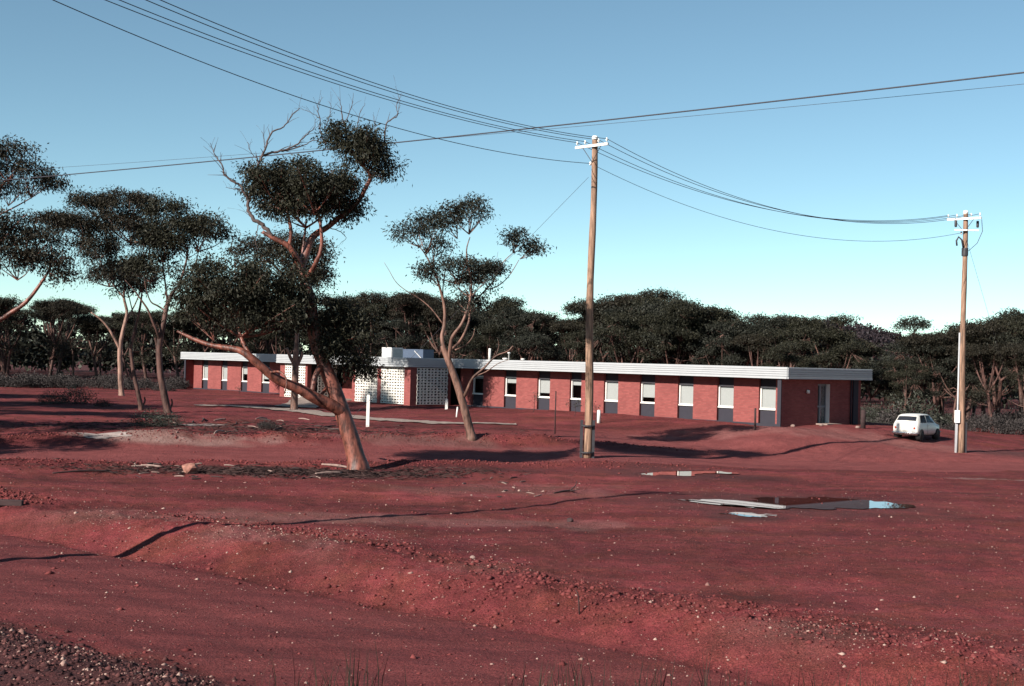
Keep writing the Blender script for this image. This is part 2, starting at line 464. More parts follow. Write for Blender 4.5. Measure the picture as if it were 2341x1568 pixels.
def gpx(x, y, detail=False):
    """where the sight line through photo pixel (x, y) meets the ground"""
    d = F_ + RC*((x-1170)/FPX) + UC*((784-y)/FPX)
    t = np.arange(10, 400, 0.1)/d.y
    X = d.x*t; Y = d.y*t; Z = EYE+d.z*t
    g = gz(X, Y, detail)
    i = int(np.argmax(Z < g))
    if Z[i] >= g[i]: i = len(t)-1
    return Vector((X[i], Y[i], float(g[i])))

_a, _b = gpx(0, 1035), gpx(1000, 1031)
_d = (_b-_a); _d.z = 0; _d.normalize()
TRK = (_a.x, _a.y, _d.x, _d.y)
p_main = gpx(1810, 1153); p_small = gpx(1705, 1178); p_far = gpx(1545, 1083); p_left = gpx(222, 993); p_left2 = gpx(445, 972)
ELL += [(p_main.x, p_main.y, 5.0, 3.6), (p_far.x, p_far.y, 3.8, 3.0), (p_small.x, p_small.y, 1.6, 1.5), (p_left.x, p_left.y, 2.2, 2.0), (p_left2.x, p_left2.y, 2.2, 2.2)]

ys = [-40.0, -25, -12, -4, 0, 3, 6]
y = 7.0
while y < 150:
    ys.append(y); y *= 1.0048
while y < 4000:
    ys.append(y); y *= 1.05
ts = np.concatenate([np.linspace(-3.0, -0.5, 24, endpoint=False), np.linspace(-0.5, 0.5, 400), np.linspace(0.5, 3.0, 25)[1:]])
YS = np.array(ys)
TT, YY = np.meshgrid(ts, YS)
XX = TT*(np.maximum(YY, 0)+6.0)
ZZ = gz(XX, YY)
nr, nc = XX.shape
idx = np.arange(nr*nc).reshape(nr, nc)
Fq = np.stack([idx[:-1, :-1], idx[:-1, 1:], idx[1:, 1:], idx[1:, :-1]], -1).reshape(-1, 4)
gme = np_mesh('ground', np.stack([XX, YY, ZZ], -1).reshape(-1, 3), Fq, M['ground'], True)
Xf, Yf = XX.ravel(), YY.ravel()
vv_ = 0.660*Xf+0.751*Yf+0.35*vnoise((0.751*Xf-0.660*Yf)*0.35, (0.660*Xf+0.751*Yf)*0.1, 3)
cc_ = track_c(Xf, Yf)+0.8*vnoise(Xf*0.3, Yf*0.3, 41)
zr = sst(vv_, 12.0, 12.8)*(1-sst(vv_+0.9*vnoise(Xf*0.8, Yf*0.8, 64), 16.9, 18.5))*0.85
zr = np.maximum(zr, (1-sst(np.abs(cc_), 2.8, 3.8)))
pk = gpx(1900, 1020)
zr = np.maximum(zr, (1-sst(np.hypot((Xf-pk.x)/14, (Yf-pk.y)/7.5), 0.7, 1.1))*0.95)
zg = np.zeros_like(Xf)
for (qx, qy, rx, ry, a) in ((330, 995, 5.5, 0.9, 0.75), (470, 996, 4.0, 0.7, 0.5), (440, 973, 3.0, 0.7, 0.55), (900, 1000, 6, 1.5, 0.25), (600, 1180, 5, 1.6, 0.22), (950, 1190, 7, 1.3, 0.25), (1180, 1120, 4, 2.4, 0.16), (1900, 990, 10, 2, 0.22), (2270, 1097, 2.6, 0.5, 0.6)):
    q = gpx(qx, qy)
    zg = np.maximum(zg, a*(1-sst(np.hypot((Xf-q.x)/rx, (Yf-q.y)/ry)+0.9*vnoise(Xf*1.1, Yf*1.1, 50), 0.45, 1.1)))
zd = np.clip(0.85*(1-sst(np.abs(cc_), 2.4, 3.8))*(0.8+0.8*vnoise(Xf*0.25, Yf*0.9, 93)), 0, 1)
zd = np.maximum(zd, 0.85*(1-sst(np.hypot((Xf-pk.x)/15, (Yf-pk.y)/8), 0.6, 1.1)))
zg = np.maximum(zg, 0.22*np.exp(-((vv_-20.2)/1.0)**2)*sst(vnoise(Xf*0.5, Yf*0.5, 61), 0.0, 0.3))
zb = np.zeros_like(Xf)
q = gpx(2330, 1040)
zb = np.maximum(zb, 0.7*(1-sst(np.hypot((Xf-q.x)/3.2, (Yf-q.y)/2.6), 0.5, 1.0)))
zb = np.maximum(zb, 0.85*(1-sst(vv_, 11.2, 12.4))*sst(-Xf, -2, 2))
for (ex, ey, rx, ry) in ELL[:3]:
    zb = np.maximum(zb, 0.55*(1-sst(np.hypot((Xf-ex)/rx, (Yf-ey)/ry)+0.5*vnoise(Xf*1.2, Yf*1.2, 83), 0.55, 1.15)))
zb = np.maximum(zb, 0.8*sst(Yf, 118, 135))
for (qx, qy, rx, ry, a) in ((640, 1080, 5.5, 1.6, 0.85), (440, 1076, 3.5, 1.2, 0.7), (1000, 1075, 4, 1.3, 0.4)):
    q = gpx(qx, qy)
    zb = np.maximum(zb, a*(1-sst(np.hypot((Xf-q.x)/rx, (Yf-q.y)/ry)+1.1*vnoise(Xf*1.3, Yf*1.3, 71), 0.4, 1.1)))
ca = gme.color_attributes.new('zone', 'FLOAT_COLOR', 'POINT')
ca.data.foreach_set('color', np.stack([zr, zg, zb, zd], -1).astype(np.float32).ravel())
ground = link(bpy.data.objects.new('ground', gme))
tag(ground, 'red earth ground with graded tracks and banks', 'ground', kind='structure')

def ribbon(name, pts, widths, mat, lift, label, cat):
    mb = MB()
    P, W = catmull(pts, widths, 10)
    n = 6
    for i, p in enumerate(P):
        d = (P[min(i+1, len(P)-1)]-P[max(i-1, 0)]); d.z = 0; d.normalize()
        nrm = Vector((-d.y, d.x, 0))
        for k in range(n+1):
            f = k/n-0.5
            e = 1.0+0.25*float(vnoise(i*0.5, k*9.0, 77)) if k in (0, n) else 1.0
            q = p+nrm*(W[i]*f*e)
            mb.v.append((q.x, q.y, gz1(q.x, q.y)+lift))
    for i in range(len(P)-1):
        for k in range(n):
            a = i*(n+1)+k
            mb.f.append((a, a+n+1, a+n+2, a+1))
    o = mb.build(name, mat, smooth=True)
    return tag(o, label, cat, kind='structure')

ribbon('path', [gpx(*q) for q in ((446, 929), (540, 932), (640, 938), (720, 945), (800, 953), (900, 962), (1000, 967), (1090, 969), (1180, 971))], [1.0, 1.9, 2.2, 2.2, 2.2, 2.0, 1.8, 1.3, 0.6], M['concrete'], 0.05, 'pale gravel footpath running along the front of the building', 'path')
ribbon('path', [gpx(676, 932), gpx(700, 920), gpx(735, 909)], [2.6, 2.6, 2.6], M['concrete'], 0.065, 'short pale path leading up to the building entrance', 'path')

def puddle(c, outline, label, ky=2.3, clay=False):
    """irregular sheet of water; outline in metres about its centre"""
    mb = MB()
    z = gz1(c.x, c.y)+0.012
    P = [Vector((c.x+a, c.y+b_*ky, z)) for a, b_ in outline]
    P, _ = catmull(P+[P[0]], [1]*(len(P)+1), 12)
    P = P[:-1]
    for i, p in enumerate(P):
        mb.v.append((p.x+0.5*float(vnoise(i*0.31, 3.0, 5)), p.y+ky*(0.30*float(vnoise(i*0.23, 7.0, 6))+0.10*float(vnoise(i*0.9, 1.0, 8))), z))
    if clay:
        mb.v = [(a_[0], a_[1], gz1(a_[0], a_[1])+0.02) for a_ in mb.v]
        mb.v.append((c.x, c.y, gz1(c.x, c.y)+0.02)); n_ = len(P)
        mb.f += [(i, (i+1) % n_, n_) for i in range(n_)]
    else:
        mb.f.append(tuple(range(len(P))))
    o = mb.build('clay_pan' if clay else 'puddle', M['clay' if clay else 'water'])
    return tag(o, label, 'clay pan' if clay else 'puddle', kind='structure')

puddle(p_main, [(-3.4, 0.25), (-2.4, 0.35), (-1.2, 0.25), (-0.6, 0.7), (0.6, 0.85), (1.6, 1.0), (2.6, 0.75), (3.5, 0.3), (3.0, -0.15), (1.8, -0.35), (0.4, -0.45), (-0.5, -0.5), (-1.1, -0.62), (-2.0, -0.42), (-2.8, -0.05)], 'large shallow puddle on the red flat mirroring the building end')
puddle(p_small, [(-0.75, 0.12), (-0.2, 0.22), (0.4, 0.15), (0.75, -0.1), (0.3, -0.2), (-0.3, -0.12)], 'small puddle just in front of the large puddle')
puddle(p_far, [(-2.4, 0.1), (-1.0, 0.35), (0.4, 0.55), (1.9, 0.6), (2.4, 0.35), (1.3, 0.1), (0.3, -0.35), (-0.9, -0.4), (-1.6, -0.1)], 'narrow puddle beyond the large one mirroring the windows')
puddle(p_left, [(-0.7, 0.1), (0.0, 0.5), (1.0, 0.3), (1.3, -0.1), (0.2, -0.4), (-0.5, -0.3)], 'pale dry clay pan left of the bushes beyond the track', 1.3, True)
puddle(p_left2, [(-1.2, 0.0), (-0.3, 0.5), (0.8, 0.7), (1.4, 0.2), (0.5, -0.4), (-0.6, -0.4)], 'bright pale clay pan beside the low green bush', 1.6, True)

# ------------------------------------------------------------------ building
B = empty('brick_building', (BX, BY, BZ), math.atan2(BSY, BSX))
tag(B, 'long single storey red brick building with deep pale metal fascia', 'building')

def s_at(x, y, out):
    """position along the facade of photo pixel (x, y), on the plane standing 'out' metres out"""
    u, v = x-1170, 784-y
    r = (u*math.cos(ROLL)-v*math.sin(ROLL))/FPX
    ox, oy = BX+BOX*out, BY+BOY*out
    return (ox-r*oy)/(-BSX+BSY*r)

HT, HF = 3.15, 2.56       # roof top, fascia underside
WP = -0.80                # brick face of the wings
SL = 64.0                 # length
DEP = -7.3                # back of the building
SB = s_at(931, 860, 3.79)+0.05   # right side of the entrance block
SBL = s_at(640, 860, 3.5)        # its left side
BRK, PNL, WHT = M['brick'], M['panel'], M['white_paint']

def part(name, x0, x1, y0, y1, z0, z1, mat, parent=B):
    return MB().box(x0, x1, y0, y1, z0, z1).build(name, mat, parent)

# wing windows
wins_r = [(1737.3, 1772.3, 1.0), (1642, 1676, 1.0), (1552, 1583.7, 1.0), (1465, 1496, 0.76), (1383, 1412, 1.0), (1305, 1334, 0.27), (1230.6, 1256, 0.80), (1155, 1179, 0.30), (1081, 1103.6, 0.12)]
wins_l = [(601, 616, 0.8), (554, 570, 0.5), (508.6, 524, 1.0), (464.8, 479.4, 1.0)]
ZS, ZH = 0.82, 2.06
def wing(wins, sa, sb, ymid):
    cur = sa
    for (xl, xr, bl) in wins:
        s1 = s_at(xl, ymid, WP-0.14)      # left frame edge (larger s)
        s0 = s_at(xr, ymid, WP)           # right brick edge
        s0 = s1-1.02 if (s1-s0) < 0.9 or (s1-s0) > 1.25 else s0
        part('pier', cur, s0, WP-0.30, WP, -0.3, HT-0.15, BRK)
        cur = s1
        part('spandrel_panel', s0, s1, WP-0.28, WP-0.16, -0.3, ZS, PNL)
        part('header_panel', s0, s1, WP-0.28, WP-0.16, ZH, HT-0.15, PNL)
        w = empty('window'); w.parent = B
        yb = WP-0.16
        for nm, a0, a1, c0, c1 in (('frame', s0, s1, ZS, ZS+0.075), ('frame', s0, s1, ZH-0.075, ZH), ('frame', s0, s0+0.075, ZS+0.075, ZH-0.075), ('frame', s1-0.075, s1, ZS+0.075, ZH-0.075)):
            part(nm, a0, a1, yb-0.10, yb+0.02, c0, c1, WHT, w)
        part('sill', s0-0.0, s1, yb+0.02, yb+0.085, ZS-0.03, ZS+0.03, WHT, w)
        mb = MB(); mb.v = [(s0+0.075, yb-0.05, ZS+0.075), (s1-0.075, yb-0.05, ZS+0.075), (s1-0.075, yb-0.05, ZH-0.075), (s0+0.075, yb-0.05, ZH-0.075)]; mb.f = [(3, 2, 1, 0)]
        mb.build('pane', M['glass'], w)
        hb = (ZH-ZS-0.15)*bl
        part('blind', s0+0.08, s1-0.08, yb-0.085, yb-0.07, ZH-0.075-hb, ZH-0.076, M['blind'], w)
    part('pier', cur, sb, WP-0.30, WP, -0.3, HT-0.15, BRK)

wing(wins_r, 0.22, SB-0.02, 912)
wing(wins_l, SBL+0.02, SL-0.22, 860)
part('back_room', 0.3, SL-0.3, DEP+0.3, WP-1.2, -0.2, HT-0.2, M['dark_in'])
part('back_wall', 0.0, SL, DEP-0.02, DEP+0.25, -0.3, HT-0.15, BRK)
# end fins (brick blade walls, grey panel on the front edge)
for s0, s1 in ((0.0, 0.22), (SL-0.22, SL)):
    part('end_fin', s0, s1, WP-0.3, -0.04, -0.3, HF+0.1, BRK)
    part('fin_panel', s0-0.012, s1+0.012, -0.04, 0.02, -0.3, HF+0.08, PNL)
# near end wall with recessed glazed door
D0, D1 = -3.25, -4.40
part('end_wall', 0.0, 0.30, D0, WP-0.3, -0.3, HT-0.15, BRK)
part('end_wall', 0.0, 0.30, DEP+0.25, D1, -0.3, HT-0.15, BRK)
part('end_wall', 0.0, 0.30, D1, D0, 2.28, HT-0.15, BRK)
part('end_wall', SL-0.3, SL, DEP+0.25, WP-0.3, -0.3, HT-0.15, BRK)
dr = empty('door'); dr.parent = B
xd = 0.30
for a0, a1, c0, c1 in ((D1, D0, 2.18, 2.28), (D1, D1+0.07, 0.12, 2.18), (D0-0.07, D0, 0.12, 2.18), ((D0+D1)/2-0.06, (D0+D1)/2+0.06, 0.12, 2.18), (D1+0.07, (D0+D1)/2-0.06, 0.98, 1.08), ((D0+D1)/2+0.06, D0-0.07, 0.98, 1.08)):
    part('door_frame', xd-0.05, xd+0.03, a0, a1, c0, c1, M['alu'], dr)
mb = MB(); mb.v = [(xd, D1+0.07, 0.12), (xd, D0-0.07, 0.12), (xd, D0-0.07, 2.18), (xd, D1+0.07, 2.18)]; mb.f = [(0, 1, 2, 3)]
mb.build('pane', M['glass'], dr)
part('jamb', 0.02, xd-0.05, D1+0.001, D1+0.03, 0.12, 2.27, WHT, dr)
part('door_step', -0.75, xd, D1-0.1, D0+0.1, -0.25, 0.12, M['concrete'])
MB().lathe([(0.05, 0), (0.09, 0.03), (0.09, 0.16), (0.05, 0.2)], 12, (-0.1, -2.25, 1.75)).build('wall_lamp', WHT, B, True)
MB().tube([(-0.06, -6.3, -0.1), (-0.06, -6.3, HF)], 0.04, 8).build('downpipe', PNL, B, True)
part('corner_post', -0.10, 0.0, -6.95, -6.5, -0.3, HF+0.1, PNL)
part('plinth', 0.22, SB-0.3, WP, WP+0.02, -0.3, 0.06, M['panel'])
part('plinth', SBL+0.3, SL-0.24, WP, WP+0.02, -0.3, 0.06, M['panel'])

# roof slabs and ribbed fascia
FO = 0.10
FB = 3.79
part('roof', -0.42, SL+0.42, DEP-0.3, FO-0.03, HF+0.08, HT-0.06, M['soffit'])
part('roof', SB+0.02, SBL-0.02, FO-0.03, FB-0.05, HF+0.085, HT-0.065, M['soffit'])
part('roof_deck', -0.40, SL+0.40, DEP-0.28, FO-0.04, HT-0.06, HT-0.03, M['roof'])
def fascia(pts, closed=False):
    """ribbed boards following an outline given in building coordinates (outside on the left of travel)"""
    nb = 5
    bh = (HT-HF)/nb
    for i in range(len(pts)-1):
        a = Vector((*pts[i], 0)); b2 = Vector((*pts[i+1], 0))
        d = (b2-a).normalized(); o = Vector((d.y, -d.x, 0))
        for k in range(nb):
            z0 = HF+k*bh
            prof = [(0.0, z0), (0.05, z0), (0.05, z0+bh*0.72), (0.014, z0+bh*0.80), (0.014, z0+bh), (0.0, z0+bh)] if k else [(-0.08, z0-0.03), (0.07, z0-0.03), (0.07, z0+bh*0.6), (0.008, z0+bh*0.74), (0.008, z0+bh), (-0.0, z0+bh)]
            mb = MB()
            n = len(prof)
            for e, base in ((0, a), (1, b2)):
                for (q, zz) in prof:
                    p = base+o*q+d*(0.06 if e else -0.06)*(1 if q > 0 else 0)*0.0
                    mb.v.append((p.x, p.y, zz))
            mb.f.append(tuple(range(n))); mb.f.append(tuple(range(2*n-1, n-1, -1)))
            for j in range(n):
                j2 = (j+1) % n
                mb.f.append((j, n+j, n+j2, j2))
            mb.build('fascia_board', M['fascia'], B)
E0, E1 = -0.47, SL+0.47
fascia([(SB-0.02, FO), (E0, FO)])
fascia([(E0, FO), (E0, DEP-0.35)])
fascia([(SBL+0.03, FB), (SB-0.03, FB)])
fascia([(SB-0.03, FB), (SB-0.03, FO+0.04)])
fascia([(E1, FO), (SBL+0.02, FO)])
fascia([(SBL+0.03, FO+0.04), (SBL+0.03, FB)])
fascia([(E1, DEP-0.35), (E1, FO)])
fascia([(E0, DEP-0.35), (E1, DEP-0.35)])

# breeze block screens
def block_mesh(w, h=0.19, d=0.10, t=0.038):
    """open block: rectangular outside, eight sided hole"""
    mb = MB()
    o = [(-w/2, -h/2), (0, -h/2), (w/2, -h/2), (w/2, 0), (w/2, h/2), (0, h/2), (-w/2, h/2), (-w/2, 0)]
    a, c = w/2-t*0.75, h/2-t*0.8
    i = [(-a*0.72, -c*0.72), (0, -c), (a*0.72, -c*0.72), (a, 0), (a*0.72, c*0.72), (0, c), (-a*0.72, c*0.72), (-a, 0)]
    for y_ in (0, -d):
        for p in o: mb.v.append((p[0], y_, p[1]))
        for p in i: mb.v.append((p[0], y_, p[1]))
    for k in range(8):
        j = (k+1) % 8
        mb.f += [(k, j, 8+j, 8+k), (16+j, 16+k, 24+k, 24+j), (8+k, 8+j, 24+j, 24+k), (j, k, 16+k, 16+j)]
    return mb.mesh('breeze_block', M['block'])
BW = (0.335, 0.27, 0.27)
BM = [block_mesh(w-0.008, 0.182) for w in (0.335, 0.27)]
def screen(s0, s1, o0, o1, label, stuff=False):
    """screen of blocks from (s0, o0) to (s1, o1) in building coordinates"""
    e = empty('block_screen', (s0, o0, 0.04), math.atan2(o1-o0, s1-s0)); e.parent = B
    L = math.hypot(s1-s0, o1-o0)
    rows = 13
    big_ = MB()
    for r in range(rows):
        x = -(0.30 if r % 2 else 0.0); k = 0
        while x < L-0.05:
            ty = k % 3; k += 1
            w = BW[ty]; xa, xb = max(x, 0), min(x+w, L); x += w
            if xb-xa < 0.08: continue
            mt = BM[0 if ty == 0 else 1]
            sc = (xb-xa)/w
            if stuff:
                n = len(big_.v)
                for q in mt.vertices: big_.v.append((q.co.x*sc+(xa+xb)/2, q.co.y, q.co.z+0.095+r*0.188))
                for f in mt.polygons: big_.f.append(tuple(n+i for i in f.vertices))
            else:
                o = bpy.data.objects.new('breeze_block', mt)
                o.location = ((xa+xb)/2, 0, 0.095+r*0.188); o.scale = (sc, 1, 1)
                link(o, e)
    if stuff:
        o = big_.build('breeze_blocks', M['block'], e); o['kind'] = 'stuff'
    return e
FW = 3.45
pa0, pa1 = s_at(925, 860, FW), s_at(872, 860, FW)
pb0, pb1 = s_at(863.6, 860, FW), s_at(813, 860, FW)
pc0, pc1 = s_at(699, 860, FW), s_at(652, 860, FW)
screen(pa1, pa0, FW-0.06, FW-0.06, 'a')
screen(pb1, pb0, FW-0.06, FW-0.06, 'b', True)
screen(pc1, pc0, FW-0.06, FW-0.06, 'c', True)
screen(SB+0.08, SB+0.08, 2.95, 0.25, 'd')
screen(pc0-0.15, pc0-0.15, FW-0.9, 0.9, 'e', True)
ZT = HF+0.1
for a0, a1 in ((SB, pa0), (pa1, pb0), (pb1, pb1+0.36), (pc0-0.25, pc0), (pc1, SBL)):
    part('pier', a0, a1, FW-0.3, FW+0.04, -0.3, ZT, BRK)
part('pier', SB, SB+0.24, 2.95, FW-0.3, -0.3, ZT, BRK)
part('pier', SB+0.0, SB+0.24, 0.02, 0.25, -0.3, ZT, BRK)
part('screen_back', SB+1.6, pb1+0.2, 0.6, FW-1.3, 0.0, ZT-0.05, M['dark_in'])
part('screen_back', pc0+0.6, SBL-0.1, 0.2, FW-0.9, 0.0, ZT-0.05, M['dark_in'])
part('side_wall', SBL-0.24, SBL, WP, FW-0.3, -0.3, ZT, BRK)
# entrance porch between the screens
pz0, pz1 = pb1+0.36, pc0-0.25
part('porch_wall', pz0+2.6, pz1-0.1, 0.2, 0.45, -0.3, ZT, BRK)
part('porch_floor', pz0, pz1, 0.45, FW+0.3, -0.3, 0.03, M['concrete'])
gd = empty('entrance_door'); gd.parent = B
for a0, a1, c0, c1 in ((pz0, pz0+2.6, 2.2, 2.3), (pz0, pz0+0.08, 0.03, 2.2), (pz0+0.85, pz0+0.93, 0.03, 2.2), (pz0+1.7, pz0+1.78, 0.03, 2.2), (pz0+2.52, pz0+2.6, 0.03, 2.2), (pz0+0.08, pz0+0.85, 0.95, 1.05), (pz0+0.93, pz0+1.7, 0.95, 1.05), (pz0+1.78, pz0+2.52, 0.95, 1.05)):
    part('door_frame', a0, a1, 0.30, 0.40, c0, c1, WHT, gd)
mb = MB(); mb.v = [(pz0, 0.35, 0.03), (pz0+2.6, 0.35, 0.03), (pz0+2.6, 0.35, 2.2), (pz0, 0.35, 2.2)]; mb.f = [(3, 2, 1, 0)]
mb.build('pane', M['glass'], gd)
part('header_panel', pz0, pz0+2.6, 0.22, 0.42, 2.3, ZT, PNL)

# things standing on the roof (parts of the building)
def roofpt(x, y, out):
    s = s_at(x, y, out); return s
sr = s_at(897, 800, 1.6)
co = empty('roof_cooler', (sr, 1.6, HT-0.05)); co.parent = B
part('cabinet', -0.55, 0.55, -0.5, 0.5, 0.0, 0.72, M['cooler'], co)
for k in range(6): part('louvre', -0.57, -0.55, -0.42, 0.42, 0.10+k*0.1, 0.15+k*0.1, M['galv'], co)
sr = s_at(955, 803, -3.0)
part('roof_duct', sr-1.0, sr+1.6, -3.7, -2.7, HT-0.05, HT+0.62, M['tank'])
MB().tube([(sr-0.9, -2.64, HT-0.05), (sr-0.05, -2.64, HT+0.5)], 0.035, 6).build('duct_strut', M['galv'], B)
for (x, h, r, cap) in ((1119, 0.82, 0.085, 0), (1163, 0.55, 0.045, 0.10), (1155, 0.16, 0.16, 0.2), (1195, 0.15, 0.05, 0.14)):
    s = s_at(x, 815, -2.5)
    prof = [(r, 0), (r, h)]
    if cap: prof = [(r, 0), (r, h-0.06), (cap, h-0.05), (cap, h+0.02), (0.02, h+0.04)]
    MB().lathe(prof, 14, (s, -2.5, HT-0.05)).build('roof_vent' if cap else 'flue', WHT, B, True)

# ------------------------------------------------------------------ trees
def leaves(C, L, W, droop=0.75, rad=None):
    """C (n,3) leaf bases -> diamond leaves"""
    n = len(C)
    d = rng.normal(size=(n, 3))*0.75
    d[:, 2] -= droop
    if rad is not None: d += rad*0.5
    d /= np.linalg.norm(d, axis=1, keepdims=True)+1e-9
    s = np.cross(d, rng.normal(size=(n, 3))); s /= np.linalg.norm(s, axis=1, keepdims=True)+1e-9
    Ls = (L*rng.uniform(0.7, 1.3, n))[:, None]; Ws = (W*rng.uniform(0.7, 1.3, n))[:, None]
    V = np.stack([C, C+d*Ls*0.45+s*Ws*0.5, C+d*Ls, C+d*Ls*0.45-s*Ws*0.5], 1).reshape(-1, 3)
    return V

def clump(c, rx, ry, rz, dens, tr):
    """leaf bases and tuft centres of one foliage mass; tufts crowd the upper shell"""
    c = np.array(c)
    nt_ = max(10, int(dens*6.8*(rx*ry+rx*rz+ry*rz)/(tr*tr*3.0)))
    d = rng.normal(size=(nt_*3, 3)); d /= np.linalg.norm(d, axis=1, keepdims=True)
    d = d[d[:, 2] > -0.55][:nt_]
    az = np.arctan2(d[:, 1], d[:, 0]); ph = rng.uniform(0, 6.28, 3)
    lob = 1+0.17*np.sin(3*az+ph[0])+0.14*np.sin(5*az+ph[1]+3*d[:, 2])+0.11*rng.normal(size=len(d))
    r = rng.uniform(0.18, 1.0, len(d))**0.45*lob
    T = c+d*r[:, None]*np.array([rx, ry, rz])
    return T, d

def tufts_to_leaves(T, d, per, tr):
    n = len(T)
    C = np.repeat(T, per, 0)+rng.normal(size=(n*per, 3))*np.array([tr, tr, tr*0.62])*0.62
    return C, np.repeat(d, per, 0)

def twigs(mb, A, T, r0, nmain=5, sides=5):
    A = Vector(A)
    T = [Vector(t) for t in T]
    k = min(nmain, len(T))
    # spread main twigs
    idx_ = [random.randrange(len(T))]
    while len(idx_) < k:
        best = max(range(len(T)), key=lambda i: min((T[i]-T[j]).length for j in idx_) + random.random()*0.3)
        idx_.append(best)
    mains = []
    for i in idx_:
        t = T[i]; m1 = A.lerp(t, 0.45)+Vector((random.uniform(-.1, .1), random.uniform(-.1, .1), -0.08))*(t-A).length*0.6
        P, R_ = catmull([A, m1, t], [r0, r0*0.6, r0*0.2], 4)
        mb.tube(P, R_, sides, False); mains.append(P)
    for i, t in enumerate(T):
        if i in idx_ or random.random() < 0.72: continue
        P = min(mains, key=lambda P: (P[5]-t).length)
        b0 = P[random.choice((3, 4, 5, 6))]
        mid = b0.lerp(t, 0.5)+Vector((0, 0, -0.06))*(t-b0).length
        mb.tube([b0, mid, t], [r0*0.32, r0*0.22, r0*0.1], 4, False)

def hero_tree(name, label, base, limbs, clumps, bark, leafm, L=0.145, W=0.046, per=100, tr=0.38, dens=1.0, dead=None, rs=1.0, group=None, deadmat='dead_wood'):
    """limbs: list of ([(x, y, dy)...], r0, r1); clumps: (x, y, rx, ry, dy, (ax, ay, ady)) in photo pixels, dy metres of depth behind the trunk"""
    g = gpx(*base)
    Y0 = g.y; k = Y0/FPX
    e = empty(name, (g.x, g.y, gz1(g.x, g.y)))
    tag(e, label, 'tree', group)
    def P3(q):
        p = px(q[0], q[1], Y0+(q[2] if len(q) > 2 else 0))
        return p-e.location
    mb = MB()
    for pts, r in limbs:
        P = [P3(q) for q in pts]
        n = len(P)
        rr = r if len(r) == n else [r[0]+(r[1]-r[0])*i/(n-1) for i in range(n)]
        P, R_ = catmull(P, [q*rs for q in rr], 4)
        if pts[0][1] >= base[1]-6:
            P[0].z -= 0.25
        mb.tube(P, R_, 10)
    Cs = []; Ds = []
    for (x, y_, rx, ry, dy, at_) in clumps:
        c = P3((x, y_, dy)); a, h = rx*k, ry*k
        T, d = clump(c, a, (a*0.75+h*0.35), h, dens, tr)
        C, dd = tufts_to_leaves(T, d, per, tr)
        Cs.append(C); Ds.append(dd)
        twigs(mb, P3(at_), T, max(0.02, min(0.07, a*0.03)), 6)
    mb.build('trunk', bark, e, True)
    C = np.concatenate(Cs); D = np.concatenate(Ds)
    V = leaves(C, L, W, rad=D)
    o = bpy.data.objects.new('crown', np_mesh('crown', V, np.arange(len(V)).reshape(-1, 4), leafm))
    link(o, e)
    if dead:
        mb = MB()
        for pts, r in dead:
            P, R_ = catmull([P3(q) for q in pts], [r[0]+(r[1]-r[0])*i/(len(pts)-1) for i in range(len(pts))], 4)
            jit = [p+Vector((random.uniform(-1, 1), random.uniform(-1, 1), random.uniform(-1, 1)))*0.03 for p in P]
            mb.tube(jit, R_, 6)
            # side twigs
            for q in range(2, len(P)-1):
                if random.random() < 0.55 and R_[q] < 0.05:
                    dv = (P[q]-P[q-1]).normalized()
                    t = P[q]+(dv+Vector((random.uniform(-1, 1), random.uniform(-1, 1), random.uniform(-0.4, 1.0))))*random.uniform(0.15, 0.42)
                    mb.tube([P[q], P[q].lerp(t, 0.5)+Vector((0, 0, 0.03)), t], [R_[q]*0.5, R_[q]*0.35, 0.004], 4, False)
        mb.build('dead_branch', M[deadmat], e, True)
    return e

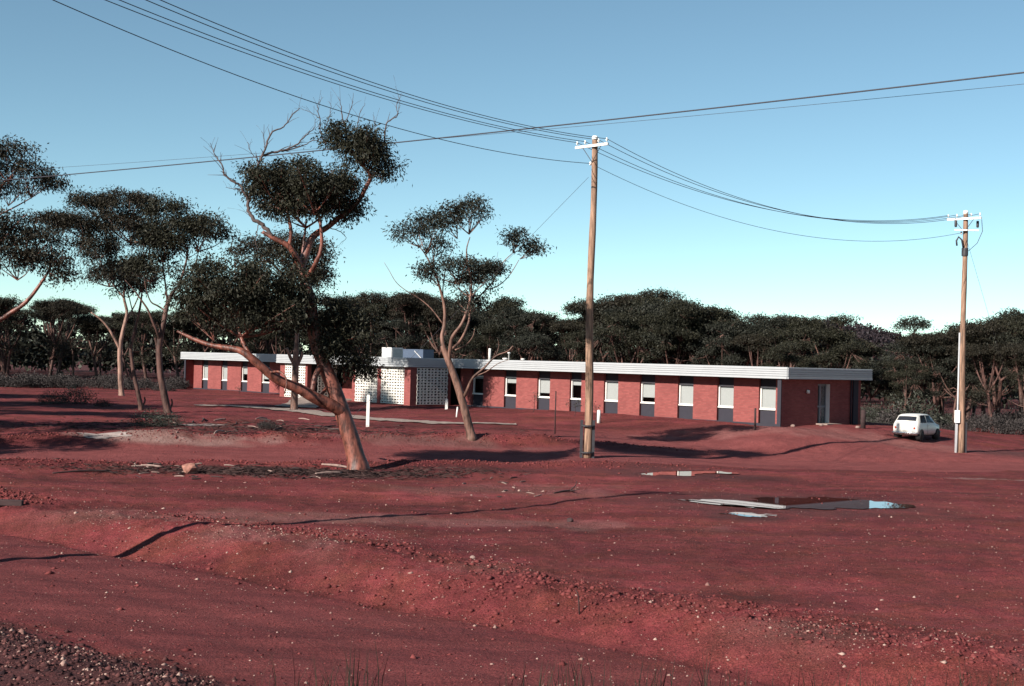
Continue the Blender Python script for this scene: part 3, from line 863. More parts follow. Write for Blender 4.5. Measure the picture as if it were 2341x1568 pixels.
hero_tree('gum_tree', 'large leaning copper-barked tree with bare dead top, nearest the camera', (818, 1072),
  [([(820, 1076), (813, 1045), (801, 1000), (783, 945), (765, 893), (748, 852), (729, 802), (716, 752), (711, 702), (702, 660), (690, 625), (686, 607)], [.46, .34, .31, .29, .27, .26, .25, .24, .22, .20, .19, .18]),
   ([(688, 612), (699, 580, .2), (709, 551, .3), (722, 535, .4), (750, 518, .4), (780, 493, .4), (815, 465, .3), (835, 430, .2), (846, 405, .2), (835, 385, .1), (800, 345, .0)], [.15, .14, .13, .12, .10, .09, .085, .08, .075, .06, .03]),
   ([(688, 612), (672, 580, -.2), (655, 560, -.3), (622, 543, -.4), (600, 530, -.4)], [.14, .06]),
   ([(700, 640), (722, 600, -.5), (735, 560, -.6), (730, 500, -.6), (715, 450, -.5)], [.09, .04]),
   ([(660, 568, -.2), (665, 530, -.3), (655, 480, -.3), (640, 440, -.2)], [.08, .04]),
   ([(700, 650, .1), (690, 600, .4), (694, 560, .6), (700, 500, .5)], [.09, .03]),
   ([(783, 945), (769, 932, -.2), (720, 909, -.6), (681, 887, -.8), (643, 872, -1.0), (613, 852, -1.2), (575, 819, -1.4), (545, 800, -1.4), (487, 790, -1.3), (448, 777, -1.2), (405, 757, -1.1)], [.24, .23, .21, .19, .17, .155, .14, .12, .09, .07, .04]),
   ([(740, 832), (728, 845, -.3), (718, 868, -.5), (712, 905, -.6)], [.11, .085]),
   ([(745, 848), (752, 860, .1), (748, 880, .2), (733, 905, -.3)], [.08, .06]),
   ([(613, 852, -1.2), (640, 850, -1.6), (655, 870, -1.7), (650, 900, -1.7)], [.05, .02]),
   ([(724, 795), (760, 785, .3), (790, 770, .5), (810, 745, .5)], [.11, .04]),
   ([(575, 819, -1.4), (550, 770, -1.2), (540, 720, -1.0), (535, 680, -.8)], [.09, .03]),
   ([(716, 752), (680, 735, -.4), (645, 712, -.6), (620, 680, -.6)], [.10, .04])],
  [(515, 655, 105, 68, -1.0, (540, 725, -1.0)), (618, 650, 92, 64, -.6, (640, 710, -.6)), (560, 718, 128, 58, -1.0, (550, 770, -1.2)), (452, 712, 42, 48, -1.1, (490, 780, -1.3)), (660, 720, 52, 56, -.6, (690, 740, -.4)),
   (800, 765, 58, 72, .5, (785, 775, .5)), (765, 725, 46, 46, .4, (770, 780, .4)), (815, 840, 44, 46, .6, (805, 770, .5)), (765, 800, 45, 50, .2, (755, 788, .3)),
   (632, 425, 72, 50, -.2, (645, 480, -.3)), (720, 425, 95, 58, -.3, (720, 490, -.6)), (785, 450, 52, 58, .2, (780, 495, .4)), (690, 470, 100, 48, .3, (700, 520, .5)), (576, 398, 22, 13, -.2, (610, 440, -.2)), (800, 490, 32, 28, .3, (775, 498, .4)),
   (788, 312, 46, 42, .0, (820, 365, .1)), (843, 350, 52, 42, .1, (840, 392, .2)), (878, 392, 25, 30, .1, (848, 402, .2)), (822, 332, 48, 36, -.3, (830, 380, .1))],
  M['bark_copper'], M['leaf_a'], dens=0.95,
  dead=[([(622, 543, -.4), (606, 520, -.4), (593, 508, -.4), (578, 500, -.4), (568, 481, -.3), (567, 456, -.3), (578, 435, -.3), (585, 410, -.2), (593, 369, -.2), (605, 344, -.2), (622, 303, -.1), (647, 290, 0), (666, 267, 0), (686, 245, 0)], [.085, .012]),
        ([(597, 357, -.2), (622, 348, 0), (647, 344, .1), (676, 332, .2), (697, 311, .3), (717, 294, .3), (722, 270, .3)], [.05, .008]),
        ([(640, 345, .1), (680, 338, .2), (710, 325, .3), (738, 318, .3)], [.03, .01]),
        ([(593, 369, -.2), (584, 360, -.3), (572, 345, -.3), (566, 325, -.3)], [.022, .006]),
        ([(605, 344, -.2), (603, 325, -.2), (599, 300, -.2)], [.02, .005]),
        ([(622, 303, -.1), (621, 285, -.1)], [.014, .005]),
        ([(567, 456, -.3), (556, 440, -.4), (550, 425, -.4), (530, 412, -.5), (514, 400, -.5), (508, 381, -.5), (496, 361, -.5), (487, 344, -.5), (481, 325, -.5)], [.055, .008]),
        ([(552, 434, -.4), (535, 432, -.5), (515, 429, -.5)], [.022, .006]), ([(514, 400, -.5), (475, 400, -.6)], [.014, .005]), ([(488, 346, -.5), (496, 325, -.5)], [.012, .004]),
        ([(575, 495, -.4), (565, 490, -.4), (556, 482, -.4)], [.014, .004]),
        ([(593, 508, -.4), (588, 530, -.5), (586, 560, -.5), (592, 590, -.5)], [.02, .006]),
        ([(870, 345, .1), (879, 323, .1), (881, 290, .1), (891, 274, .1), (908, 265, .1), (906, 240, .1), (918, 214, .1)], [.04, .006]), ([(908, 265, .1), (914, 236, .1), (908, 212, .1)], [.012, .004]),
        ([(800, 330, .1), (784, 270, 0), (779, 245, 0), (775, 220, 0)], [.035, .006]), ([(784, 285, 0), (800, 255, 0), (808, 214, 0)], [.02, .005]), ([(815, 300, 0), (822, 260, 0), (835, 235, 0)], [.02, .005]),
        ([(745, 330, .1), (734, 311, .1), (730, 270, .1), (726, 241, .1), (738, 222, .1)], [.028, .005]), ([(730, 270, .1), (712, 258, .1), (690, 250, .1)], [.015, .004]), ([(745, 290, .1), (756, 250, .1), (750, 230, .1)], [.016, .004]),
        ([(850, 330, .1), (858, 290, .1), (852, 262, .1)], [.02, .005]), ([(755, 520, .4), (780, 530, .4), (790, 545, .4), (770, 562, .4)], [.02, .005])])

hero_tree('gum_tree', 'straight pale tree with lopped stubs in front of the entrance', (672, 940),
  [([(672, 944), (672, 930), (673, 900), (675, 850), (676, 815), (678, 780), (680, 730), (684, 680), (688, 640)], [.44, .31, .29, .27, .26, .17, .15, .12, .08]),
   ([(674, 835), (664, 818, -.1), (655, 795, -.2)], [.15, .11]), ([(676, 840), (688, 815, .1), (691, 803, .2)], [.16, .13]),
   ([(682, 700), (665, 660, .3), (640, 620, .4), (610, 590, .4)], [.09, .04]), ([(684, 680), (705, 640, .3), (725, 605, .4)], [.08, .04])],
  [(588, 572, 52, 26, .3, (620, 600, .4)), (655, 570, 70, 34, .0, (670, 640, .2)), (715, 585, 50, 42, .3, (715, 625, .3)), (695, 625, 58, 30, .4, (690, 650, .1)), (735, 640, 30, 24, .4, (715, 640, .3))],
  M['bark_tan'], M['leaf_b'], L=0.19, W=0.062, per=76, tr=0.5, dens=0.9, rs=0.75)

hero_tree('gum_tree', 'slender leaning tree with separate tufted crowns right of the entrance', (1077, 1000),
  [([(1078, 1004), (1074, 985), (1059, 926), (1042, 870), (1025, 825), (1014, 798), (1012, 790)], [.40, .32, .29, .27, .24, .22, .19]),
   ([(1022, 822), (1010, 775, .1), (1015, 745, .2), (1016, 706, .2), (1006, 661, .2), (995, 628, .1), (973, 583, 0), (955, 560, 0)], [.17, .03]),
   ([(1026, 826), (1030, 785, -.2), (1036, 766, -.3), (1055, 740, -.4), (1072, 695, -.3), (1077, 646, -.2), (1070, 609, -.1), (1066, 572, 0), (1074, 542, 0)], [.15, .03]),
   ([(1016, 706, .2), (1012, 660, .4), (1022, 600, .4), (1040, 560, .2)], [.06, .02]),
   ([(1030, 800, .2), (1052, 778, .5), (1070, 740, .8), (1078, 700, .9), (1110, 662, .8), (1127, 643, .8), (1148, 602, .8), (1171, 579, .8)], [.10, .025]),
   ([(1110, 662, .8), (1137, 654, .7), (1163, 631, .7), (1186, 594, .7)], [.05, .02]), ([(1128, 640, .8), (1133, 605, .8), (1138, 575, .8)], [.02, .008]),
   ([(1059, 910), (1068, 890, -.2), (1081, 863, -.4), (1107, 840, -.6), (1133, 814, -.7), (1160, 803, -.8), (1172, 790, -.8)], [.12, .025]),
   ([(1085, 860, -.4), (1110, 850, -.6), (1140, 830, -.7), (1165, 822, -.8)], [.05, .012]), ([(1133, 814, -.7), (1140, 790, -.7), (1137, 772, -.7)], [.035, .01]),
   ([(1040, 800, .2), (1063, 790, .3), (1080, 770, .3), (1085, 750, .3)], [.06, .02]),
   ([(1012, 740, .2), (985, 705, .3), (955, 680, .4), (932, 667, .4), (906, 646, .4), (889, 618, .4), (878, 600, .4)], [.05, .01])],
  [(1068, 482, 58, 30, 0, (1072, 535, 0)), (1025, 500, 38, 24, .1, (1045, 545, .1)), (938, 532, 40, 24, 0, (960, 565, 0)), (985, 512, 48, 30, .1, (975, 580, 0)), (1005, 558, 28, 20, .1, (990, 610, .1)),
   (1042, 608, 66, 26, 0, (1050, 650, 0)), (985, 628, 26, 18, .1, (1003, 655, .2)), (1085, 642, 55, 28, .2, (1075, 680, -.2)), (1110, 612, 14, 12, .3, (1100, 640, .2)), (1190, 548, 42, 22, .8, (1172, 578, .8)), (1214, 574, 26, 16, .8, (1188, 592, .7)), (1133, 612, 13, 8, .8, (1130, 628, .8)), (1065, 690, 50, 26, .4, (1072, 715, 0))],
  M['bark_tan'], M['leaf_c'], L=0.155, W=0.048, per=72, tr=0.38, dens=0.72, rs=0.62)
# sparse sprig on its left limb
hero_tree('gum_tree', 'tall pale-trunked tree with wide umbrella crown left of the building', (277, 904),
  [([(278, 908), (277, 895), (275, 850), (274, 800), (279, 765), (286, 735), (290, 712), (283, 680), (285, 650), (280, 600)], [.50, .36, .33, .30, .24, .22, .19, .17, .13, .06]),
   ([(275, 800), (262, 775, -.2), (249, 752, -.3), (230, 730, -.5), (208, 714, -.6)], [.20, .09]),
   ([(288, 735), (300, 712, .3), (312, 688, .5), (330, 640, .6), (330, 590, .5)], [.12, .04]),
   ([(283, 680), (262, 655, -.3), (240, 620, -.5), (215, 570, -.6), (190, 540, -.7)], [.12, .04]),
   ([(285, 650), (300, 600, .2), (300, 540, .3), (290, 490, .3)], [.09, .03]), ([(262, 655, -.3), (250, 600, 0), (240, 520, .3), (220, 470, .3)], [.08, .03]), ([(215, 570, -.6), (180, 540, -.8), (140, 515, -.9)], [.06, .03])],
  [(205, 462, 52, 18, .3, (225, 500, .3)), (285, 462, 72, 24, .3, (292, 510, .3)), (120, 502, 48, 18, -.9, (150, 520, -.8)), (168, 515, 52, 34, -.7, (190, 545, -.7)), (282, 510, 68, 34, .2, (298, 555, .2)), (222, 560, 50, 44, -.5, (225, 590, -.5)), (250, 622, 58, 32, -.3, (250, 655, -.3)), (325, 545, 32, 30, .5, (330, 590, .5))],
  M['bark_pale'], M['leaf_b'], L=0.2, W=0.065, per=86, tr=0.5, dens=1.05, rs=0.55)
hero_tree('gum_tree', 'thin dark leaning tree between the pale trunk and the twin-limbed tree', (322, 936),
  [([(323, 940), (319, 915), (307, 860), (299, 802), (305, 765), (316, 722), (322, 690), (325, 660)], [.24, .19, .16, .14, .12, .10, .08, .05]),
   ([(303, 780), (312, 750, .2), (300, 700, .3), (292, 665, .3)], [.07, .03]), ([(321, 935), (331, 918, .3), (330, 908, .3)], [.08, .06])],
  [(322, 640, 52, 36, 0, (324, 668, 0)), (295, 655, 36, 22, .3, (294, 680, .3))],
  M['bark_brown'], M['leaf_b'], L=0.19, W=0.06, per=76, tr=0.5, dens=0.8, rs=0.72)
hero_tree('gum_tree', 'dark trunked tree with forked upper limbs just left of the building', (383, 945),
  [([(385, 950), (382, 935), (373, 890), (366, 850), (363, 800), (368, 765), (374, 738), (383, 694), (395, 668), (409, 652), (425, 600), (430, 560)], [.36, .27, .25, .23, .21, .20, .18, .15, .12, .10, .07, .04]),
   ([(366, 780), (358, 755, -.3), (350, 738, -.4), (340, 712, -.5), (326, 690, -.6), (305, 662, -.7), (286, 640, -.7)], [.12, .03]),
   ([(374, 738), (380, 715, .3), (362, 700, .4), (345, 690, .4), (335, 665, .4), (330, 640, .4)], [.08, .03]),
   ([(383, 694), (378, 650, .4), (372, 600, .5), (380, 540, .4)], [.08, .03]), ([(409, 652), (440, 620, -.4), (455, 570, -.5)], [.07, .03]), ([(383, 945), (393, 925, .3), (392, 912, .3)], [.08, .05])],
  [(383, 480, 44, 27, .3, (380, 535, .4)), (468, 525, 60, 32, -.4, (452, 575, -.5)), (415, 515, 50, 30, 0, (428, 570, 0)), (352, 545, 40, 28, .4, (372, 600, .5)), (340, 605, 56, 36, .2, (345, 645, .2)), (375, 560, 36, 24, .5, (375, 600, .5)), (425, 560, 34, 18, -.2, (428, 590, -.1))],
  M['bark_brown'], M['leaf_a'], L=0.19, W=0.062, per=86, tr=0.48, dens=1.05, rs=0.78)
hero_tree('gum_tree', 'tall broad tree at the left edge of the view with limbs reaching right', (-75, 935),
  [([(-75, 940), (-72, 900), (-68, 840), (-60, 790), (-40, 760), (-10, 738), (25, 715), (60, 690), (95, 645), (115, 608), (118, 560)], [.5, .4, .36, .33, .27, .2, .18, .16, .12, .08, .04]),
   ([(-60, 790), (-55, 700, .5), (-40, 600, .6), (-20, 500, .6), (0, 430, .5), (40, 390, .4)], [.22, .05]),
   ([(-40, 600, .6), (-10, 570, .2), (30, 520, 0), (60, 490, 0)], [.09, .03]), ([(-20, 500, .6), (40, 470, .7), (90, 440, .7), (110, 420, .7)], [.07, .02])],
  [(20, 352, 62, 30, .5, (20, 420, .4)), (75, 392, 50, 24, .6, (70, 450, .7)), (115, 422, 32, 16, .7, (100, 432, .7)), (30, 432, 40, 18, .5, (20, 470, .5)), (-40, 400, 60, 50, .4, (-15, 470, .5)), (10, 505, 46, 32, 0, (30, 525, 0)), (70, 548, 66, 40, .2, (70, 600, .1)), (25, 590, 60, 40, -.3, (40, 640, 0)), (115, 590, 50, 44, .2, (115, 600, 0)), (140, 628, 34, 24, 0, (112, 625, 0)), (-50, 540, 70, 50, .4, (-35, 580, .5))],
  M['bark_copper'], M['leaf_b'], L=0.2, W=0.065, per=86, tr=0.55, dens=0.85, rs=0.7)

# woodland behind: variants built once in metres, then copied
def bush_clump_mesh(name, mat, rx, ry, rz, n, L, W, droop=0.1):
    d = rng.normal(size=(n, 3)); d /= np.linalg.norm(d, axis=1, keepdims=True)
    d[:, 2] = np.abs(d[:, 2])
    lob = 1+0.2*np.sin(4*np.arctan2(d[:, 1], d[:, 0])+rng.uniform(0, 6))
    C = d*(rng.uniform(0.1, 1, n)**0.45*lob)[:, None]*np.array([rx, ry, rz])
    C[:, 2] += 0.05
    V = leaves(C, L, W, droop=droop, rad=d)
    return np_mesh(name, V, np.arange(len(V)).reshape(-1, 4), mat)

def forest_variant(seed, H, barkm, leafm, nlimb, spread, ncl):
    random.seed(seed)
    mb = MB(); Cs = []; Ds = []
    nst = random.choice((1, 2, 2))
    tips = []
    for st in range(nst):
        a = random.uniform(0, 6.28); ln = random.uniform(0.3, 1.3)*(1 if nst > 1 else 0.6)
        hf = H*random.uniform(0.32, 0.45)
        p0 = Vector((random.uniform(-.2, .2), random.uniform(-.2, .2), -0.2)); p1 = Vector((math.cos(a)*ln*0.5, math.sin(a)*ln*0.5, hf*0.5)); p2 = Vector((math.cos(a)*ln, math.sin(a)*ln, hf))
        r = 0.17*H/10*random.uniform(0.8, 1.15)
        P, R_ = catmull([p0, p1, p2], [r*1.2, r, r*0.8], 4); mb.tube(P, R_, 8, False)
        nl = max(2, nlimb//nst)
        for i in range(nl):
            b = 6.28*i/nl+random.uniform(-.6, .6)+st
            rr = spread*random.uniform(0.25, 1.0)
            t = Vector((p2.x+math.cos(b)*rr, p2.y+math.sin(b)*rr, H*(0.95-0.34*random.random()*(0.35+0.65*(rr/spread)))-0.4))
            m1 = p2.lerp(t, 0.35)+Vector((math.cos(b), math.sin(b), -0.35))*rr*0.12; m2 = p2.lerp(t, 0.7)+Vector((math.cos(b), math.sin(b), -0.2))*rr*0.1
            P, R_ = catmull([p2, m1, m2, t], [r*0.62, r*0.45, r*0.3, r*0.12], 4); mb.tube(P, R_, 6, False)
            tips.append((t, P))
    for t, P in tips:
        for q in range(ncl):
            c = t+Vector((random.uniform(-1.2, 1.2), random.uniform(-1.2, 1.2), random.uniform(-1.9, -0.3))) if q else t
            a = random.uniform(0.9, 1.75)*H/10*(1.0 if q == 0 else 0.7)
            T, d = clump(c, a, a*random.uniform(0.8, 1.1), a*random.uniform(0.30, 0.46), 0.85, 0.42)
            C, dd = tufts_to_leaves(T, d, 50, 0.42); Cs.append(C); Ds.append(dd)
            k = len(P)-3
            sel = [T[j] for j in range(0, len(T), max(1, len(T)//6))]
            for tt in sel:
                mb.tube([P[k], Vector(tt)], [0.03, 0.012], 4, False)
    # low skirt foliage on some
    if random.random() < 0.6:
        for q in range(3):
            a = random.uniform(0, 6.28); c = (math.cos(a)*spread*0.6, math.sin(a)*spread*0.6, H*random.uniform(0.28, 0.5))
            T, d = clump(c, 1.3, 1.3, 0.8, 0.7, 0.5); C, dd = tufts_to_leaves(T, d, 18, 0.5); Cs.append(C); Ds.append(dd)
            mb.tube([(0, 0, H*0.25), c], [0.06, 0.02], 5, False)
    # a few dead sticks
    for q in range(random.randint(1, 4)):
        a = random.uniform(0, 6.28); z = H*random.uniform(0.25, 0.8)
        p = Vector((0, 0, z)); t = Vector((math.cos(a)*spread*1.05, math.sin(a)*spread*1.05, z+random.uniform(-0.4, 1.6)))
        mb.tube([p, p.lerp(t, 0.5)+Vector((0, 0, -0.2)), t], [0.06, 0.04, 0.012], 5, False)
    tm = mb.mesh('trunk', barkm, True)
    C = np.concatenate(Cs); V = leaves(C, 0.21, 0.075, rad=np.concatenate(Ds))
    cm = np_mesh('crown', V, np.arange(len(V)).reshape(-1, 4), leafm)
    return tm, cm, H

M['bark_far'] = plain('bark_far', (0.085, 0.045, 0.036), 0.7, 0.6, 1.2, 0.03, stretch=(2, 2, 0.6), tight=0.1)
barks = [M['bark_far'], M['bark_brown'], M['bark_far'], M['bark_brown']]
lfs = [M['leaf_a'], M['leaf_b'], M['leaf_c']]
VAR = []
for i in range(10):
    VAR.append(forest_variant(100+i, [10, 11, 9, 10, 12, 9.5, 10.5, 11.5, 9, 10][i], barks[i % 4], lfs[i % 3], [6, 7, 5, 8, 6, 7, 5, 6, 8, 7][i], [2.6, 3.2, 2.4, 3.4, 2.8, 3.0, 2.5, 3.0, 3.3, 2.8][i], 2))
random.seed(21)
def forest_tree(x, Y, ytop, label, group, vi=None, H=None, X=None):
    if X is None: X = px(x, 800, Y).x
    zg = gz1(X, Y)
    if H is None:
        H = px(x, ytop, Y).z-zg
    tm, cm, h0 = VAR[vi if vi is not None else random.randrange(len(VAR))]
    k = H/h0
    e = empty('woodland_tree', (X, Y, zg), random.uniform(0, 6.28))
    e.scale = (k*random.uniform(0.9, 1.15), k*random.uniform(0.9, 1.15), k)
    tag(e, label, 'tree', group)
    link(bpy.data.objects.new('trunk', tm), e); link(bpy.data.objects.new('crown', cm), e)
    return e

SKY = [(-150, 630), (0, 655), (140, 668), (230, 705), (320, 690), (420, 690), (540, 680), (700, 662), (850, 660), (900, 662), (1000, 650), (1100, 668), (1170, 662), (1230, 690), (1290, 703), (1345, 680), (1400, 658), (1455, 645), (1510, 668), (1580, 676), (1640, 692), (1700, 708), (1760, 712), (1810, 700), (1880, 702), (1940, 728), (1975, 765), (2020, 800), (2060, 795), (2085, 738), (2120, 728), (2170, 738), (2220, 735), (2260, 708), (2310, 700), (2400, 690), (2550, 690)]
sk_x = [p[0] for p in SKY]; sk_y = [p[1] for p in SKY]
def where(x):
    for lim, w in ((40, ', by the left edge'), (230, ', left of the pale trunk'), (420, ', between the pale trunk and the building'), (640, ', above the left wing'), (780, ', behind the large tree'), (1000, ', above the block screens'), (1150, ', behind the slender leaning tree'), (1340, ', left of the near pole'), (1480, ', just right of the near pole'), (1640, ', above the middle windows'), (1800, ', above the last windows'), (1990, ', above the end wall'), (2090, ', behind the car'), (2200, ', between the car and the far pole'), (3000, ', right of the far pole')):
        if x < lim: return w
def place_row(x0, x1, step, dfun, drop, label, group):
    x = x0
    while x < x1:
        xx = x+random.uniform(-0.25, 0.25)*step
        Y = dfun(xx)*random.uniform(0.97, 1.05)
        yt = float(np.interp(xx, sk_x, sk_y))+drop*random.uniform(0.3, 1.5)
        forest_tree(xx, Y, yt, label+where(xx), group)
        x += step*random.uniform(0.8, 1.2)
d_behind = lambda x: float(np.interp(x, [-300, 400, 600, 1300, 1900, 2100, 2700], [122, 140, 146, 126, 108, 104, 98]))
LB = ('dark umbrella-crowned woodland tree', 'woodland trees behind the building')
LL = ('dark slender woodland tree', 'woodland trees at the left')
LR = ('dark bushy woodland tree right of the building', 'woodland trees at the right')
place_row(640, 1960, 92, lambda x: d_behind(x)+3, 44, *LB)
place_row(620, 1950, 105, lambda x: d_behind(x)+15, 40, *LB)
place_row(660, 1900, 120, lambda x: d_behind(x)-4, 48, *LB)
place_row(640, 1950, 120, lambda x: d_behind(x)+26, 46, *LB)
place_row(-200, 640, 95, lambda x: d_behind(x)+4, 8, *LL)
place_row(-220, 640, 110, lambda x: d_behind(x)+16, 12, *LL)
place_row(-220, 600, 100, lambda x: d_behind(x)+28, 24, *LL)
place_row(2085, 2500, 62, lambda x: d_behind(x)+4, 3, *LR)
place_row(2060, 2520, 85, lambda x: d_behind(x)+13, 12, *LR)
place_row(2080, 2520, 80, lambda x: d_behind(x)+1, 62, *LR)
place_row(2090, 2300, 80, lambda x: d_behind(x)+20, 60, *LR)
for (ex, ey) in ((1990, 830), (2040, 845), (2070, 815)):
    forest_tree(ex, 112, ey, 'low bushy woodland tree below the far hill'+where(ex), 'woodland trees at the right')
forest_tree(2115, 118, 718, 'slim tree with a small flat crown standing above the woodland right of the car', None, 2)
forest_tree(1462, 130, 641, 'tallest flat-topped tree on the skyline right of the near power pole', None, 4)
for (ex, ey, lb) in ((1385, 655, 'flat-crowned tree showing just right of the near power pole top of the woodland'), (1555, 668, 'double-crowned tree on the skyline right of the tallest one'), (1700, 704, 'flat spreading tree on the skyline above the middle of the right wing'), (1812, 697, 'tufted tree on the skyline above the right end of the facade'), (1885, 700, 'rounded tree on the skyline above the near corner of the roof'), (1170, 658, 'broad tree on the skyline right of the slender leaning tree'), (845, 655, 'rounded tree on the skyline right of the large tree'), (925, 655, 'broad tree on the skyline left of the slender leaning tree'), (1235, 690, 'lower tree on the skyline midway between the slender tree and the near pole'), (1420, 668, 'tree on the skyline left of the tallest flat-topped one'), (1510, 668, 'tree on the skyline hard against the right of the tallest one'), (1625, 688, 'small-crowned tree on the skyline over the middle windows'), (1765, 712, 'low flat tree on the skyline over the last windows'), (1925, 722, 'tree stepping down towards the far hill'), (765, 660, 'tree on the skyline just right of the large trunk'), (1010, 662, 'tree on the skyline directly behind the slender leaning tree')):
    forest_tree(ex, d_behind(ex)+6, ey, lb, None)
# trees out of view to the left whose shadows cross the ground in front of the building
for k_, (X, Y, H) in enumerate(((-33, 55, 12), (-37, 63, 12.5), (-30, 47.5, 9.5), (-44, 72, 13), (-48, 84, 12), (-38, 77, 10))):
    forest_tree(0, Y, 0, 'tree beyond the left edge whose shadow lies across the red ground', 'trees beyond the left edge', k_, H, X)
for k_, (x, Y, H) in enumerate(((2630, 86, 9.5), (2760, 80, 10))):
    forest_tree(x, Y, 0, 'tree standing beyond the right edge of the view', 'trees beyond the right edge', k_+3, H)

# distant woodland mass and hillside scrub (too many to count)
def scrub_mass(name, pts, hmin, hmax, per, L, W, mat, label, cat):
    Cs = []
    for (X, Y) in pts:
        h = random.uniform(hmin, hmax); r = h*random.uniform(0.35, 0.55)
        n = per
        d = rng.normal(size=(n, 3)); d /= np.linalg.norm(d, axis=1, keepdims=True)
        c = d*(rng.uniform(0.2, 1, n)**0.4)[:, None]*np.array([r, r, h*0.42])
        c += np.array([X, Y, gz1(X, Y, False)+h*0.52]); Cs.append(c)
    C = np.concatenate(Cs)
    V = leaves(C, L, W, droop=0.4)
    o = link(bpy.data.objects.new(name, np_mesh(name, V, np.arange(len(V)).reshape(-1, 4), mat)))
    return tag(o, label, cat, kind='stuff')
pts = []
for i in range(620):
    t = random.uniform(-0.55, 0.5); Y = random.uniform(158, 215); pts.append((t*Y, Y))
scrub_mass('distant_woodland', pts, 4.5, 8.0, 90, 0.8, 0.45, M['leaf_c'], 'distant dark woodland seen between the trunks', 'woodland')
pts = []
for i in range(1900):
    Y = random.uniform(225, 345); t = random.uniform(0.10, 0.50); pts.append((t*Y, Y))
scrub_mass('hillside_scrub', pts, 1.2, 3.2, 46, 0.7, 0.4, M['leaf_hill'], 'low scrub covering the far hill right of the building', 'scrub')

# saltbush and low bushes
BUSH = [bush_clump_mesh('foliage', M['salt_leaf'], 0.75, 0.7, 0.62, 1500, 0.09, 0.035), bush_clump_mesh('foliage', M['salt_leaf'], 0.95, 0.8, 0.5, 1500, 0.09, 0.035), bush_clump_mesh('foliage', M['bush_leaf'], 0.9, 0.9, 0.85, 1900, 0.09, 0.032)]
def bush(X, Y, k, vi, label, group, kz=1.0):
    z = gz1(X, Y)
    e = empty('shrub', (X, Y, z), random.uniform(0, 6.28)); e.scale = (k, k, k*kz)
    tag(e, label, 'shrub', group)
    link(bpy.data.objects.new('foliage', BUSH[vi]), e)
    mb = MB()
    for q in range(4):
        a = random.uniform(0, 6.28); mb.tube([(0, 0, -0.05), (math.cos(a)*0.2, math.sin(a)*0.2, 0.3)], [0.025, 0.01], 4, False)
    mb.build('stem', M['dead_wood'], e)
    return e
random.seed(5)
for i in range(46):
    x = random.uniform(-20, 425); Y = random.uniform(112, 124)
    bush(px(x, 870, Y).x, Y, random.uniform(0.8, 1.7), random.choice((0, 1, 0)), 'grey saltbush under the trees'+where(x), 'saltbushes at the left')
for i in range(48):
    x = random.uniform(1975, 2420); Y = random.uniform(95, 108)
    bush(px(x, 950, Y).x, Y, random.choice((0.6, 0.9, 1.2, 1.6, 2.4))*random.uniform(0.8, 1.2), random.choice((0, 1, 2, 2)), 'grey saltbush under the trees right of the building'+where(x), 'saltbushes at the right')
for (x, y_, k, vi, lb) in ((170, 922, 1.5, 2, 'dark rounded shrub in shade, right of a smaller one'), (118, 924, 1.1, 2, 'smaller dark shrub in shade at the far left'), (235, 930, 0.8, 0, 'low grey shrub between the dark shrub and the pale trunk'),
                           (345, 978, 1.1, 2, 'low spreading green bush beside the bright clay pan'), (385, 974, 0.9, 2, 'small green bush below the dark leaning trunk'), (612, 984, 0.75, 0, 'grey-green bush on the bare ground left of the large tree'), (765, 905, 0.5, 2, 'little shrub by the left end of the path'), (600, 975, 0.4, 1, 'tiny grey bush behind the grey-green bush')):
    p = gpx(x, y_); bush(p.x, p.y, k, vi, lb, None, 0.8)

# grass blades close to the camera
Cs = []
for (x, n) in ((1235, 26), (1290, 18), (1345, 30), (1470, 22), (1505, 14), (1640, 30), (1760, 14), (1850, 26), (1990, 34), (2040, 30), (2090, 18), (2200, 34), (2270, 40), (2300, 40), (1180, 12), (620, 8), (830, 26), (815, 14), (700, 8)):
    Y = random.uniform(8.2, 9.6); c = px(x, 1568, Y)
    for q in range(n): Cs.append((c.x+random.gauss(0, 0.09), Y+random.gauss(0, 0.12)))
mb = MB()
for (X, Y) in Cs:
    z = gz1(X, Y)-0.02
    a = random.uniform(0, 6.28); top = px(0, 1568, Y)
    h = random.uniform(0.28, 0.52); ln = random.uniform(0.03, 0.2); w = 0.0028
    d = Vector((math.cos(a), math.sin(a), 0)); s = Vector((-d.y, d.x, 0))*w
    p0 = Vector((X, Y, z)); p1 = p0+Vector((0, 0, h*0.6))+d*ln*0.3; p2 = p0+Vector((0, 0, h))+d*ln
    n = len(mb.v)
    for q in (p0-s, p0+s, p1+s, p1-s, p2): mb.v.append(tuple(q))
    mb.f += [(n, n+1, n+2, n+3), (n+3, n+2, n+4)]
tag(mb.build('grass', M['grass_leaf']), 'dark wispy grass stems at the bottom edge of the view', 'grass', kind='stuff')

